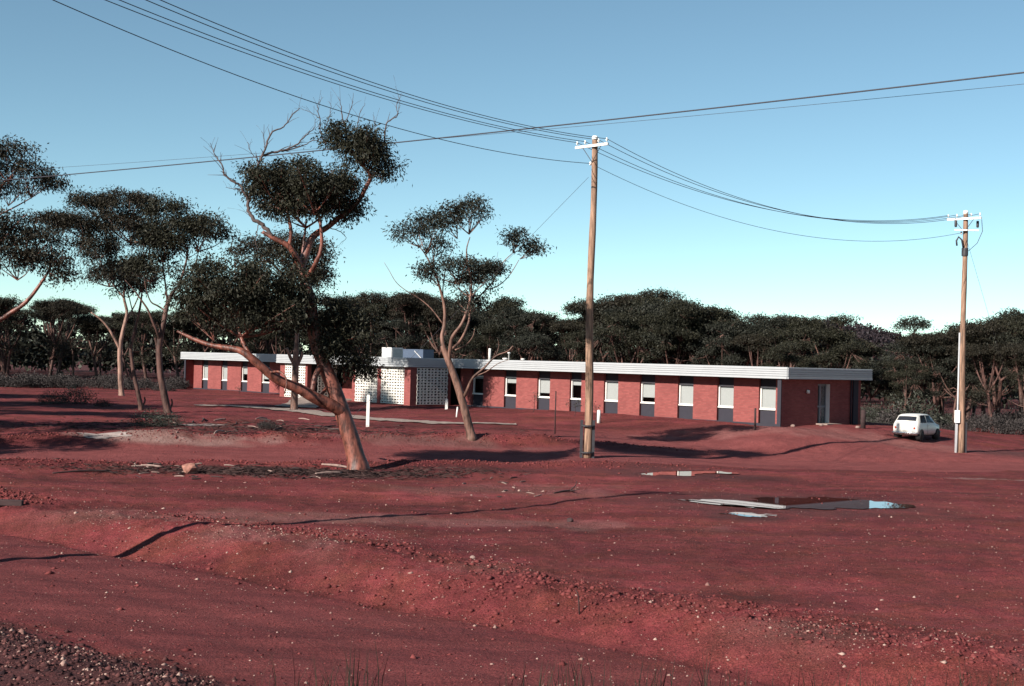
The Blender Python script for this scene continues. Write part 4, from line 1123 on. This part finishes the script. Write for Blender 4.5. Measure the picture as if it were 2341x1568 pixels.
# ------------------------------------------------------------------ poles and wires
def power_pole(base, topz, r0, r1, arm_dir, label, lean=(0, 0), arm=0.92, n_ins=4, stays=True, conduit=False, kink=0.04):
    z0 = gz1(base.x, base.y)
    e = empty('power_pole', (base.x, base.y, z0)); tag(e, label, 'power pole', 'timber power poles')
    H = topz-z0
    pts = []; rr = []
    for i in range(15):
        f = i/14
        pts.append((lean[0]*f+kink*math.sin(f*9)*(1-f*0.4), lean[1]*f+kink*math.cos(f*7)*0.6, -0.5+(H+0.5)*f)); rr.append((r0+(r1-r0)*f)*(1+0.04*math.sin(i*2.1)))
    MB().tube(pts, rr, 14).build('pole', M['pole'], e, True)
    tx, ty, tz = pts[-1]
    MB().lathe([(r1*1.06, 0), (r1*1.06, 0.12), (r1*0.8, 0.17)], 14, (tx, ty, H-0.02)).build('pole_cap', M['pole_top'], e, True)
    a = Vector((*arm_dir, 0)).normalized(); nrm = Vector((-a.y, a.x, 0))
    if nrm.y > 0: nrm = -nrm
    off = nrm*(r1+0.06)
    az = math.atan2(a.y, a.x)
    ax = MB().box(-arm, arm, -0.045, 0.045, -0.05, 0.05).build('crossarm', M['pole_top'], e)
    ax.location = (tx+off.x, ty+off.y, H-0.28); ax.rotation_euler = (0, 0, az)
    for sgn in (-1, 1):
        p = Vector((tx, ty, H-0.28))+off+a*(0.55*sgn); q = Vector((tx, ty, H-0.95))+nrm*(r1+0.02)
        MB().tube([p, q], 0.014, 6).build('brace', M['steel_dark'], e)
    ends = []
    for f in ([-0.92, -0.42, 0.42, 0.92] if n_ins == 4 else [-0.9, 0.9]):
        p = Vector((tx, ty, H-0.22))+off+a*(arm*f)
        MB().lathe([(0.012, 0), (0.012, 0.06), (0.045, 0.07), (0.05, 0.12), (0.03, 0.14), (0.04, 0.17), (0.02, 0.2)], 10, p).build('insulator', M['porcelain'], e, True)
        ends.append(Vector((base.x, base.y, z0))+p+Vector((0, 0, 0.15)))
    p = Vector((tx, ty, H-1.05))-a*(r1+0.10)
    MB().lathe([(0.03, 0), (0.05, 0.03), (0.05, 0.12), (0.03, 0.15)], 10, p).build('insulator', M['porcelain'], e, True)
    ends.append(Vector((base.x, base.y, z0))+p+Vector((0, 0, 0.08)))
    return e, ends, z0

baseA = gpx(1341, 1046); topA = px(1360, 319, baseA.y)
EA, endsA, zA = power_pole(baseA, topA.z, 0.185, 0.12, (0.68, -0.73), 'near tall timber power pole with white crossarm and dark steel base stays', kink=0.05)
for sgn in (-1, 1):
    MB().box(-0.055, 0.055, -0.09, 0.09, -0.3, 1.55).build('base_stay', M['steel_dark'], EA, loc=(sgn*0.245, -0.02, 0))
for k_ in (0.2, 1.3):
    MB().lathe([(0.30, 0), (0.30, 0.05)], 16, (0, 0, k_)).build('stay_band', M['steel_dark'], EA)
baseB = gpx(2195, 1036); topB = px(2208, 488, baseB.y)
EB, endsB, zB = power_pole(baseB, topB.z, 0.165, 0.115, (0.72, -0.69), 'far timber power pole with white conduit beside the white car', kink=0.03)
HB = topB.z-zB
MB().tube([(-0.22, -0.05, -0.2), (-0.21, -0.05, 1.5), (-0.19, -0.05, HB*0.5)], 0.045, 8).build('conduit', M['galv'], EB, True)
MB().box(-0.11, 0.11, -0.09, 0.09, 0, 0.62).build('meter_box', M['pole_top'], EB, loc=(-0.24, -0.10, 1.5))
for sgn in (-1, 1):
    MB().box(-0.04, 0.04, -0.08, 0.08, -0.3, 1.5).build('base_stay', M['galv'] if sgn < 0 else M['steel_dark'], EB, loc=(sgn*0.24, 0.0, 0))
for sx_ in (-0.55, 0.55):
    MB().lathe([(0.05, 0), (0.07, 0.05), (0.07, 0.3), (0.05, 0.34)], 10, (sx_, -0.2, HB-0.72)).build('fuse', M['steel_dark'], EB, True)
MB().box(-0.6, 0.6, -0.25, -0.16, -0.035, 0.035).build('lower_crossarm', M['pole_top'], EB, loc=(0, 0, HB-0.86))
MB().tube([(-0.12, -0.1, HB-1.75), (-0.2, -0.1, HB-1.35), (-0.36, -0.1, HB-1.2), (-0.47, -0.1, HB-1.4), (-0.44, -0.1, HB-1.65)], 0.045, 8).build('cable_loop', M['steel_dark'], EB, True)
MB().tube([(0.75, -0.2, HB-0.3), (0.8, -0.2, HB-0.9), (0.55, -0.2, HB-1.5), (0.15, -0.1, HB-1.9)], 0.015, 6).build('jumper_cable', M['wire'], EB, True)
MB().lathe([(0.16, 0), (0.165, 0.1), (0.165, 0.35), (0.16, 0.4)], 14, (0, 0, HB-2.15)).build('pole_band', M['steel_dark'], EB)

base0 = Vector((-14.0, 27.0, 0)); base0.z = gz1(base0.x, base0.y)
E0_, ends0, z0_ = power_pole(base0, 13.7, 0.185, 0.13, (0.93, -0.36), 'timber power pole beyond the left edge that throws the long shadow', kink=0.03)
pR = px(2620, 133, 42); baseR = Vector((pR.x, pR.y, gz1(pR.x, pR.y)))
ER, endsR, zR = power_pole(baseR, pR.z+0.35, 0.18, 0.13, (0.5, 0.86), 'timber power pole beyond the right edge carrying the thick cable', n_ins=2, kink=0.03)
pL = px(-190, 428, 84); baseL = Vector((pL.x, pL.y, gz1(pL.x, pL.y)))
EL, endsL, zL = power_pole(baseL, pL.z+0.35, 0.18, 0.13, (0.5, 0.86), 'timber power pole beyond the left edge carrying the thick cable', n_ins=2, kink=0.03)

def wire(a, b_, sag, r, label, group=None, n=40):
    mb = MB(); P = []
    for i in range(n+1):
        t = i/n; p = a.lerp(b_, t); p.z -= 4*sag*t*(1-t); P.append(p)
    o = a.copy()
    mb.tube([p-o for p in P], r, 5)
    w = mb.build('overhead_wire', M['wire'], None, True); w.location = o
    return tag(w, label, 'wire', group)
order0 = sorted(ends0[:4], key=lambda p: p.x); orderA = sorted(endsA[:4], key=lambda p: p.x); orderB = sorted(endsB[:4], key=lambda p: p.x)
for i in range(4):
    wire(order0[i], orderA[i], 0.85+0.05*i, 0.0125, 'thin wire of the group sagging from upper left to the near pole crossarm', 'wires from upper left to the near pole')
    wire(orderA[i], orderB[i], 1.35+0.1*i, 0.0125, 'thin wire of the group sagging between the two power poles', 'wires between the two poles')
wire(ends0[4]+Vector((0, 0, 0.42)), endsA[4], 1.15, 0.0125, 'lowest wire from upper left to the near pole below its crossarm')
wire(endsA[4], endsB[4], 1.5, 0.010, 'lowest wire between the two poles below their crossarms')
a = pL.copy(); b_ = pR.copy()
wire(a, b_, 0.25, 0.027, 'thick dark cable crossing the whole sky from left to upper right')
wire(a+Vector((0.3, 0.3, 0.75)), b_+Vector((0.3, 0.3, -0.32)), 0.3, 0.008, 'fine wire running beside the thick cable')
ga = gpx(775, 985); gt = px(1345, 405, baseA.y)
wire(gt, ga, 0.02, 0.007, 'thin stay wire from the near pole down to the ground behind the large tree')
gb = px(2345, 960, baseB.y+14); gb.z = gz1(gb.x, gb.y)
wire(px(2209, 548, baseB.y), gb, 0.0, 0.007, 'thin stay wire from the far pole down to the right')

# ------------------------------------------------------------------ posts, saplings, small things
def post(x, y, ytop, r, mat, label, lean=0.0, name='post', square=False):
    g = gpx(x, y); t = px(x, ytop, g.y); h = t.z-gz1(g.x, g.y)
    e = empty(name, (g.x, g.y, gz1(g.x, g.y))); tag(e, label, 'post')
    mb = MB()
    if square:
        mb.prism([(-r, -r*0.8), (r, -r*0.8), (r, r*0.8), (-r, r*0.8)], 'z', -0.15, h-0.03).build('shaft', mat, e)
        MB().prism([(-r*1.02, h-0.03), (r*1.02, h-0.03), (r*0.6, h+0.02), (-r*0.6, h+0.02)], 'y', -r*0.82, r*0.82).build('top', mat, e)
    else:
        mb.tube([(0, 0, -0.15), (lean*0.5, 0, h*0.5), (lean, 0, h-0.02)], [r, r*0.98, r*0.96], 12).build('shaft', mat, e, True)
        MB().lathe([(r*0.98, 0), (r*0.9, 0.03), (r*0.4, 0.05)], 12, (lean, 0, h-0.02)).build('top', mat, e, True)
    return e
post(840, 976, 903, 0.08, M['white_paint'], 'tall square white post in front of the block screens', square=True)
post(1020, 937, 912, 0.085, M['white_paint'], 'short white post beside the slender leaning tree', square=True)
post(1043, 955, 931, 0.05, M['white_paint'], 'thin tilted white peg right of the short white post', 0.05)
post(1368, 967, 938, 0.10, M['white_paint'], 'white marker post right of the near power pole', square=False)
post(1725, 985, 934, 0.055, M['stick_dark'], 'dark stake on the small spoil heap near the building corner')
post(1972, 982, 938, 0.14, M['stick_dark'], 'thick dark stump standing off the far end of the building')
post(1268, 990, 895, 0.032, M['stick_dark'], 'thin dark stake with a sapling in front of the facade')

def sapling(x, y, ytop, label, k=1.0, n=60):
    g = gpx(x, y); h = px(x, ytop, g.y).z-gz1(g.x, g.y)
    e = empty('sapling', (g.x, g.y, gz1(g.x, g.y))); tag(e, label, 'sapling')
    P, R_ = catmull([(0, 0, -0.1), (0.05, 0, h*0.5), (0.0, 0, h)], [0.022, 0.017, 0.006], 4)
    mb = MB().tube(P, R_, 6)
    C = []
    for q in range(7):
        a = random.uniform(0, 6.28); z = h*random.uniform(0.55, 0.98); t = Vector((math.cos(a)*0.28*k, math.sin(a)*0.28*k, z+0.08))
        mb.tube([(0, 0, z-0.1), t], [0.008, 0.003], 4, False)
        for w in range(n//7): C.append((t.x+random.gauss(0, 0.09*k), t.y+random.gauss(0, 0.09*k), t.z+random.gauss(0, 0.07*k)))
    mb.build('trunk', M['stick_dark'], e)
    V = leaves(np.array(C), 0.11, 0.04)
    link(bpy.data.objects.new('crown', np_mesh('crown', V, np.arange(len(V)).reshape(-1, 4), M['bush_leaf'])), e)
sapling(1219, 945, 902, 'small sapling left of the thin dark stake')
sapling(1313, 952, 918, 'bushy sapling low against the facade left of the near pole', 1.3, 120)
sapling(1361, 962, 925, 'bare little sapling behind the white marker post', 0.8, 35)
sapling(546, 900, 885, 'tiny sapling in front of the left wing', 1.0, 40)

# agave beside the near corner
g = gpx(1799, 972)
e = empty('agave_plant', (g.x, g.y, gz1(g.x, g.y))); tag(e, 'spiky pale plant on a stub at the near corner of the building', 'plant')
MB().tube([(0, 0, -0.1), (0, 0, 0.2), (0, 0, 0.32)], [0.11, 0.10, 0.07], 10).build('stem', M['stick_pale'], e, True)
for k_ in range(9):
    a = k_*0.7; d = Vector((math.cos(a), math.sin(a), 0)); s = Vector((-d.y, d.x, 0))
    mb = MB()
    for t, w in ((0, 0.035), (0.35, 0.045), (0.7, 0.03), (1, 0.004)):
        c = d*(0.42*t)+Vector((0, 0, 0.3+0.42*t-0.12*t*t))
        for q in (c-s*w, c+Vector((0, 0, -0.012)), c+s*w): mb.v.append(tuple(q))
    for i in range(3):
        for j in range(2): mb.f.append((i*3+j, i*3+j+1, i*3+3+j+1, i*3+3+j))
    mb.build('leaf', M['agave'], e)

def rock(name, x, y, sx, sy, sz, label, mat, cat='rock', seed=0):
    g = gpx(x, y); random.seed(seed)
    bm = bmesh.new(); bmesh.ops.create_icosphere(bm, subdivisions=3, radius=1)
    for v in bm.verts:
        n = v.co.normalized(); f = 1.0
        for q in range(9):
            rs = random.Random(seed*31+q); dv = Vector((rs.gauss(0, 1), rs.gauss(0, 1), rs.gauss(0, 1))).normalized(); lim = rs.uniform(0.62, 0.92)
            dt = n.dot(dv)
            if dt > lim: f = min(f, lim/dt)
        v.co = n*f*(1+0.03*math.sin(11*n.x+7*n.y+5*n.z))
        v.co.x *= sx; v.co.y *= sy; v.co.z *= sz
    me = bpy.data.meshes.new(name); bm.to_mesh(me); bm.free(); me.materials.append(mat)
    o = link(bpy.data.objects.new(name, me)); o.location = (g.x, g.y, gz1(g.x, g.y)+sz*0.55)
    return tag(o, label, cat)
rock('boulder', 432, 1083, 0.31, 0.26, 0.24, 'pinkish boulder lying left of the large tree', M['rock'], seed=3)
rock('stone', 1302, 1190, 0.10, 0.09, 0.07, 'small dark stone on the flat in front of the fallen stick', M['log'], seed=5)
for i, (x, y_, lb) in enumerate(((1876, 975, 'left pale stone at the foot of the end wall'), (1960, 981, 'right pale stone at the foot of the end wall'), (1812, 974, 'pale stone by the spiky plant'), (1080, 1275, 'pale stone on the crest of the near bank'))):
    rock('stone', x, y_, 0.13 if i < 3 else 0.06, 0.11 if i < 3 else 0.05, 0.09 if i < 3 else 0.045, lb, M['stick_pale'], seed=10+i)
# squared timber at the left edge
g = gpx(20, 1156)
o = MB().box(-1.6, 0.55, -0.11, 0.11, 0.0, 0.15)
o = o.build('timber_beam', M['log']); o.location = (g.x-0.2, g.y, gz1(g.x, g.y)-0.01); o.rotation_euler = (0, 0.02, 0.10)
bv = o.modifiers.new('bevel', 'BEVEL'); bv.width = 0.015; bv.segments = 2
tag(o, 'dark squared timber beam lying on the bank at the left edge', 'timber')

def stick(name, p0, p1, r, mat, label, group=None, fork=False, bend=0.06):
    a = gpx(*p0); b2 = gpx(*p1)
    a.z = gz1(a.x, a.y)+r*0.8; b2.z = gz1(b2.x, b2.y)+r*0.8
    m1 = a.lerp(b2, 0.5)+Vector((random.uniform(-1, 1), random.uniform(-1, 1), 0.3))*bend*(b2-a).length
    m1.z = max(m1.z, gz1(m1.x, m1.y)+r)
    mb = MB(); P, R_ = catmull([Vector((0, 0, 0)), m1-a, b2-a], [r*0.6, r, r*0.8], 4)
    mb.tube(P, R_, 7)
    if fork:
        q = P[-3]; mb.tube([q, q+Vector((0.18, 0.1, 0.16)), q+Vector((0.22, 0.12, 0.3))], [r*0.7, r*0.5, r*0.3], 6)
        mb.tube([q, q+Vector((0.12, -0.2, 0.04)), q+Vector((0.3, -0.3, 0.08))], [r*0.7, r*0.5, r*0.3], 6)
    o = mb.build(name, mat, None, True); o.location = a
    return tag(o, label, 'stick', group)
random.seed(11)
stick('fallen_branch', (1266, 1130), (1312, 1125), 0.035, M['stick_dark'], 'dark forked stick lying on the red flat', fork=True)
stick('fallen_branch', (735, 1062), (795, 1068), 0.05, M['stick_pale'], 'pale bleached stick left of the large tree, farther one')
stick('fallen_branch', (720, 1086), (780, 1083), 0.05, M['stick_pale'], 'pale bleached stick left of the large tree, nearer one')
stick('fallen_branch', (322, 1067), (372, 1070), 0.04, M['stick_pale'], 'pale stick lying left of the boulder')
stick('fallen_branch', (120, 1082), (250, 1078), 0.04, M['stick_dark'], 'long dark stick left of the boulder')
for i in range(34):
    x = random.uniform(300, 800); y_ = 1066+random.uniform(-4, 30)*(1 if x > 420 else 0.8)
    stick('twig', (x, y_), (x+random.uniform(-26, 30), y_+random.uniform(-4, 4)), random.uniform(0.015, 0.035), M['stick_pale' if random.random() < 0.5 else 'stick_dark'], 'twig in the litter around the large tree and the boulder', 'litter twigs under the large tree')
for i in range(26):
    x = random.uniform(380, 800); y_ = random.uniform(960, 990)
    stick('twig', (x, y_), (x+random.uniform(-40, 40), y_+random.uniform(-6, 6)), random.uniform(0.02, 0.05), M['stick_pale' if random.random() < 0.55 else 'stick_dark'], 'dead twig on the ground beyond the far track', 'litter twigs beyond the track')
for i in range(16):
    x = random.uniform(1020, 1240); y_ = random.uniform(1085, 1135)
    stick('twig', (x, y_), (x+random.uniform(-20, 24), y_+random.uniform(-3, 3)), random.uniform(0.012, 0.025), M['stick_pale' if random.random() < 0.6 else 'stick_dark'], 'small twig on the flat right of the large tree', 'twigs right of the large tree')
def litter(name, spots, label):
    C = []
    for (x, y_, rx, ry, n) in spots:
        q = gpx(x, y_); C.append(np.stack([q.x+rng.normal(0, rx, n), q.y+rng.normal(0, ry, n)], -1))
    C = np.concatenate(C); n = len(C)
    a = rng.uniform(0, 6.28, n); ln = rng.lognormal(-1.75, 0.6, n); w = rng.uniform(0.008, 0.022, n)
    Z = gz(C[:, 0], C[:, 1])+rng.uniform(0.0, 0.05, n); tl = rng.normal(0, 0.25, n)*ln
    d = np.stack([np.cos(a), np.sin(a)], -1)*ln[:, None]; e_ = np.stack([-np.sin(a), np.cos(a)], -1)*w[:, None]
    top = Z+w*1.6
    V = np.stack([np.c_[C-d-e_, Z], np.c_[C-d+e_, Z], np.c_[C+d, Z+tl*0.3], np.c_[C-d*0.2, top]], 1).reshape(-1, 3)
    F = (np.array([(0, 2, 3), (2, 1, 3), (1, 0, 3), (0, 1, 2)])[None]+(np.arange(n)*4)[:, None, None]).reshape(-1, 3)
    o = link(bpy.data.objects.new(name, np_mesh(name, V, F, M['litter'])))
    return tag(o, label, 'litter', kind='stuff')
litter('bark_litter', [(670, 1082, 1.7, 0.8, 850), (500, 1078, 1.6, 0.6, 380), (780, 1080, 0.9, 0.6, 500), (960, 1082, 1.6, 0.8, 450), (300, 1075, 2.0, 0.7, 260)], 'dark bark and twig litter around the foot of the large tree')
litter('bark_litter', [(600, 975, 5, 2.2, 700), (420, 985, 4, 1.5, 500), (250, 975, 5, 2.0, 350), (760, 985, 3, 1.5, 300)], 'dead twigs and bark strewn beyond the far track')
# stick standing in the near bank
g = gpx(1322, 1412); g.z = gz1(g.x, g.y)
o = MB().tube([(0.02, 0, -0.08), (0.0, 0, 0.18), (-0.02, 0.02, 0.36), (-0.06, 0.03, 0.42)], [0.013, 0.012, 0.011, 0.007], 7).build('upright_stick', M['stick_dark'], None, True); o.location = g
tag(o, 'thin dark stick standing upright in the near bank', 'stick')

# loose clods and pebbles (uncountable)
OCT_V = np.array([(1, 0, 0), (-1, 0, 0), (0, 1, 0), (0, -1, 0), (0, 0, 1), (0, 0, -1)], float)
OCT_F = np.array([(0, 2, 4), (2, 1, 4), (1, 3, 4), (3, 0, 4), (2, 0, 5), (1, 2, 5), (3, 1, 5), (0, 3, 5)])
def scatter(name, X, Y, size, mat, label, cat, flat=0.7):
    size = np.minimum(size, 0.075)
    n = len(X); Z = gz(X, Y)
    a = rng.uniform(0, 6.28, n); ca_, sa_ = np.cos(a), np.sin(a)
    v = OCT_V[None]*rng.uniform(0.55, 1.35, (n, 6, 1))*np.stack([size*rng.uniform(0.8, 1.4, n), size, size*flat], -1)[:, None, :]
    x = v[..., 0]*ca_[:, None]-v[..., 1]*sa_[:, None]; y_ = v[..., 0]*sa_[:, None]+v[..., 1]*ca_[:, None]
    V = np.stack([x+X[:, None], y_+Y[:, None], v[..., 2]+(Z+size*flat*0.15)[:, None]], -1).reshape(-1, 3)
    F = (OCT_F[None]+(np.arange(n)*6)[:, None, None]).reshape(-1, 3)
    o = link(bpy.data.objects.new(name, np_mesh(name, V, F, mat)))
    return tag(o, label, cat, kind='stuff')
def uv2xy(u, v): return 0.751*u+0.660*v, -0.660*u+0.751*v
def keep(X, Y, prob): 
    k = rng.uniform(0, 1, len(X)) < prob; return X[k], Y[k]
n = 15000
u = rng.uniform(-45, 2, n); v = 20.5+rng.normal(0, 0.85, n)-0.25
X, Y = uv2xy(u, v); X, Y = keep(X, Y, np.clip(0.35+2.2*vnoise(u*0.25, v*0.5, 88), 0, 1))
cx, cy = [X], [Y]; cs = [0.033*rng.lognormal(0, 0.5, len(X))*np.interp(0.751*X-0.660*Y, [-40, -22, -12], [1.15, 1.0, 0.6])]
n = 9000                                             # windrows of the far track
t = rng.uniform(-8, 42, n); off = np.where(rng.uniform(0, 1, n) < 0.5, 4.7, -4.5)+rng.normal(0, 0.55, n)
X = TRK[0]+TRK[2]*t-TRK[3]*off; Y = TRK[1]+TRK[3]*t+TRK[2]*off
k_ = rng.uniform(0, 1, n) < np.clip((10-X)/14, 0, 1); X, Y, n = X[k_], Y[k_], int(k_.sum())
cx.append(X); cy.append(Y); cs.append(0.032*rng.lognormal(0, 0.5, n))
n = 3500                                             # general
T = rng.uniform(-0.42, 0.42, n); Y = rng.uniform(19, 60, n); X = T*Y
cx.append(X); cy.append(Y); cs.append(0.02*rng.lognormal(0, 0.5, n))
scatter('soil_clods', np.concatenate(cx), np.concatenate(cy), np.concatenate(cs), M['clod'], 'loose red soil clods along the banks and track edges', 'soil')
n = 6500
u = rng.uniform(-45, 6, n); v = 19.8+rng.normal(0, 1.0, n); X, Y = uv2xy(u, v)
X, Y = keep(X, Y, np.clip(0.35+1.8*vnoise(u*0.3, v*0.6, 99), 0, 1))
cx, cy = [X], [Y]; cs = [0.011*rng.lognormal(0, 0.55, len(X))]
n = 2400                                             # roadside gravel at the lower left
u = rng.uniform(-32, -6, n); v = 10.6+rng.normal(0, 0.8, n); X, Y = uv2xy(u, v); cx.append(X); cy.append(Y); cs.append(0.018*rng.lognormal(0, 0.5, n))
n = 5000
T = rng.uniform(-0.42, 0.42, n); Y = rng.uniform(17.5, 48, n); cx.append(T*Y); cy.append(Y); cs.append(0.009*rng.lognormal(0, 0.6, n))
n = 900
q = gpx(650, 1230); X = q.x+rng.normal(0, 2.6, n); Y = q.y+rng.normal(0, 1.0, n); cx.append(X); cy.append(Y); cs.append(0.013*rng.lognormal(0, 0.4, n))
n = 300
T = rng.uniform(0.0, 0.36, n); Y = rng.uniform(17.5, 23, n); cx.append(T*Y); cy.append(Y); cs.append(0.017*rng.lognormal(0, 0.4, n))
scatter('pebbles', np.concatenate(cx), np.concatenate(cy), np.concatenate(cs), M['pebble'], 'pale pebbles scattered over the road edge and banks', 'gravel')
n = 9000
u = rng.uniform(-32, -6, n); v = 10.4+rng.normal(0, 0.8, n); X, Y = uv2xy(u, v)
scatter('road_gravel', X, Y, 0.024*rng.lognormal(0, 0.45, n), M['gravel'], 'dark gravel along the near road edge at lower left', 'gravel')

# ------------------------------------------------------------------ small white car
g = gpx(2095, 1004)
HEAD = math.radians(90-40)
CAR = empty('car', (g.x, g.y, gz1(g.x, g.y)), HEAD)
tag(CAR, 'small white two-door car parked beside the far power pole, seen from behind', 'car')
# stations: x, bottom z, half width, belt z, roof edge half width, roof edge z, roof z
ST = [(-1.50, .34, .58, .68, .50, .72, .735), (-1.46, .28, .66, .74, .54, .80, .83), (-1.40, .25, .69, .80, .57, .90, .93), (-1.26, .24, .705, .83, .555, 1.06, 1.09), (-1.11, .24, .705, .83, .535, 1.22, 1.26), (-.96, .24, .705, .83, .52, 1.28, 1.325),
      (-.3, .24, .705, .83, .515, 1.30, 1.35), (.25, .24, .705, .83, .51, 1.28, 1.335), (.42, .24, .705, .83, .50, 1.23, 1.28), (.78, .24, .70, .83, .58, .90, .94), (.95, .24, .69, .80, .55, .84, .875), (1.30, .26, .67, .74, .50, .78, .81), (1.46, .30, .62, .66, .44, .69, .71), (1.52, .36, .54, .58, .38, .60, .61)]
def ring(st):
    x, zb, w, belt, yr, zr_, zt = st
    half = [(0.0, zb), (w*0.86, zb), (w, zb+0.12), (w*1.005, (zb+belt)/2), (w*0.975, belt), (yr+0.01, zr_), (yr*0.82, zt-(zt-zr_)*0.32), (yr*0.4, zt-0.006), (0.0, zt)]
    return [Vector((x, y_, z)) for y_, z in half]
mb = MB()
RG = []
for st in ST:
    h = ring(st); full = h+[Vector((p.x, -p.y, p.z)) for p in h[-2:0:-1]]
    RG.append(h); mb.v += [tuple(p) for p in full]
nR = len(mb.v)//len(ST)
for i in range(len(ST)-1):
    for k in range(nR):
        k2 = (k+1) % nR
        mb.f.append((i*nR+k, (i+1)*nR+k, (i+1)*nR+k2, i*nR+k2))
mb.f.append(tuple(range(nR))); mb.f.append(tuple(range(len(mb.v)-1, len(mb.v)-nR-1, -1)))
body = mb.build('body', M['car_paint'], CAR, True)
bme = bmesh.new(); bme.from_mesh(body.data); bmesh.ops.recalc_face_normals(bme, faces=bme.faces); bme.to_mesh(body.data); bme.free()
def surf(x, kk, side):
    """point on the body skin: station x, ring parameter kk (0..8)"""
    xs = [s[0] for s in ST]; i = max(0, min(len(ST)-2, int(np.searchsorted(xs, x))-1)); f = (x-xs[i])/(xs[i+1]-xs[i])
    j = min(7, int(kk)); q = kk-j
    def lr(R): return R[j].lerp(R[j+1], q)
    p = lr(RG[i]).lerp(lr(RG[i+1]), f)
    return Vector((p.x, p.y*side, p.z))
def patch(name, quad, side, mat, off=0.007, n=4, mirror=False):
    """quad: four (x, k) corners on one side of the body"""
    mb = MB(); G = []
    for i in range(n+1):
        row = []
        for j in range(n+1):
            a, b3 = i/n, j/n
            x = (quad[0][0]*(1-a)+quad[1][0]*a)*(1-b3)+(quad[3][0]*(1-a)+quad[2][0]*a)*b3
            k = (quad[0][1]*(1-a)+quad[1][1]*a)*(1-b3)+(quad[3][1]*(1-a)+quad[2][1]*a)*b3
            p = surf(x, k, side)
            px_ = surf(x+0.01, k, side)-p; pk_ = surf(x, min(k+0.05, 8), side)-surf(x, max(k-0.05, 0), side)
            nn = px_.cross(pk_).normalized()
            cen = Vector((p.x*0.7, 0, 0.7))
            if nn.dot(p-cen) < 0: nn = -nn
            row.append(p+nn*off)
        G.append(row)
    for row in G: mb.v += [tuple(p) for p in row]
    for i in range(n):
        for j in range(n):
            a = i*(n+1)+j; mb.f.append((a, a+1, a+n+2, a+n+1))
    return mb.build(name, mat, CAR, True)
for sd in (-1, 1):
    patch('side_window', [(-1.10, 4.12), (-.33, 4.12), (-.33, 4.92), (-.92, 4.92)], sd, M['car_glass'])
    patch('door_window', [(-.27, 4.12), (.60, 4.12), (.34, 4.9), (-.27, 4.92)], sd, M['car_glass'])
def cross_patch(name, x0, x1, yf0, yf1, mat, off=0.008, n=8):
    """pane across the car's width between stations x0 and x1 on the upper skin"""
    mb = MB()
    for i in range(5):
        x = x0+(x1-x0)*i/4; f = yf0+(yf1-yf0)*i/4
        for j in range(n+1):
            t = (j/n*2-1)*f
            k = 8-abs(t)*3
            p = surf(x, k, 1 if t >= 0 else -1); p2 = surf(x+0.01, k, 1 if t >= 0 else -1)
            d = (p2-p).normalized(); nn = Vector((-d.z, 0, d.x))
            if nn.z < 0: nn = -nn
            mb.v.append(tuple(p+nn*off))
    for i in range(4):
        for j in range(n):
            a = i*(n+1)+j; mb.f.append((a, a+1, a+n+2, a+n+1))
    return mb.build(name, mat, CAR, True)
cross_patch('rear_window', -1.34, -1.15, 0.86, 0.80, M['car_glass'])
cross_patch('windscreen', .46, .75, 0.94, 0.97, M['car_glass'])
def wheel(x, y_):
    w = empty('wheel', (x, y_, 0.25)); w.parent = CAR
    MB().lathe([(0.15, -0.07), (0.235, -0.072), (0.25, -0.05), (0.25, 0.05), (0.235, 0.072), (0.15, 0.07)], 24, axis='y').build('tyre', M['rubber'], w, True)
    MB().lathe([(0.14, -0.06), (0.15, -0.073), (0.06, -0.078), (0.06, 0.078), (0.15, 0.073), (0.14, 0.06)], 20, axis='y').build('rim', M['galv'], w, True)
    MB().lathe([(0.30, -0.10 if y_ < 0 else -0.12), (0.30, 0.12 if y_ < 0 else 0.10)], 24, (x, y_*0.985, 0.27), axis='y').build('wheel_arch', M['rubber'], CAR, True)
for wx in (-1.0, 1.03):
    for wy in (-0.62, 0.62): wheel(wx, wy)
MB().tube([(-1.47, -.69, .36), (-1.545, -.6, .36), (-1.56, 0, .36), (-1.545, .6, .36), (-1.47, .69, .36)], 0.045, 8).build('rear_bumper', M['chrome'], CAR, True)
MB().tube([(1.47, -.66, .38), (1.56, -.5, .38), (1.58, 0, .38), (1.56, .5, .38), (1.47, .66, .38)], 0.04, 8).build('front_bumper', M['chrome'], CAR, True)
for sd in (-1, 1):
    MB().lathe([(0.055, 0.0), (0.06, -0.03), (0.03, -0.045)], 12, (-1.475, sd*0.52, 0.62), axis='x').build('tail_lamp', M['lamp_red'], CAR, True)
    MB().lathe([(0.09, 0.0), (0.09, 0.05), (0.04, 0.07)], 14, (1.46, sd*0.44, 0.60), axis='x').build('headlight', M['chrome'], CAR, True)
    MB().tube([(-1.0, sd*0.545, 1.22), (-.8, sd*0.535, 1.275), (0.25, sd*0.53, 1.275), (.44, sd*0.52, 1.215), (.78, sd*0.60, .90)], 0.012, 6).build('gutter', M['chrome'], CAR, True)
    MB().tube([(-.29, sd*0.716, .30), (-.29, sd*0.722, .55), (-.29, sd*0.704, .83)], 0.005, 4).build('door_seam', M['steel_dark'], CAR, True)
    MB().box(-.20, -.08, sd*0.70-0.012+sd*0.02, sd*0.70+0.012+sd*0.02, .72, .745).build('door_handle', M['chrome'], CAR)
np_ = MB().box(-1.525, -1.510, -0.19, 0.19, 0.50, 0.60).build('number_plate', M['plate'], CAR)
MB().box(-.9, .9, -.55, .55, 0.19, 0.26).build('floor_pan', M['rubber'], CAR)
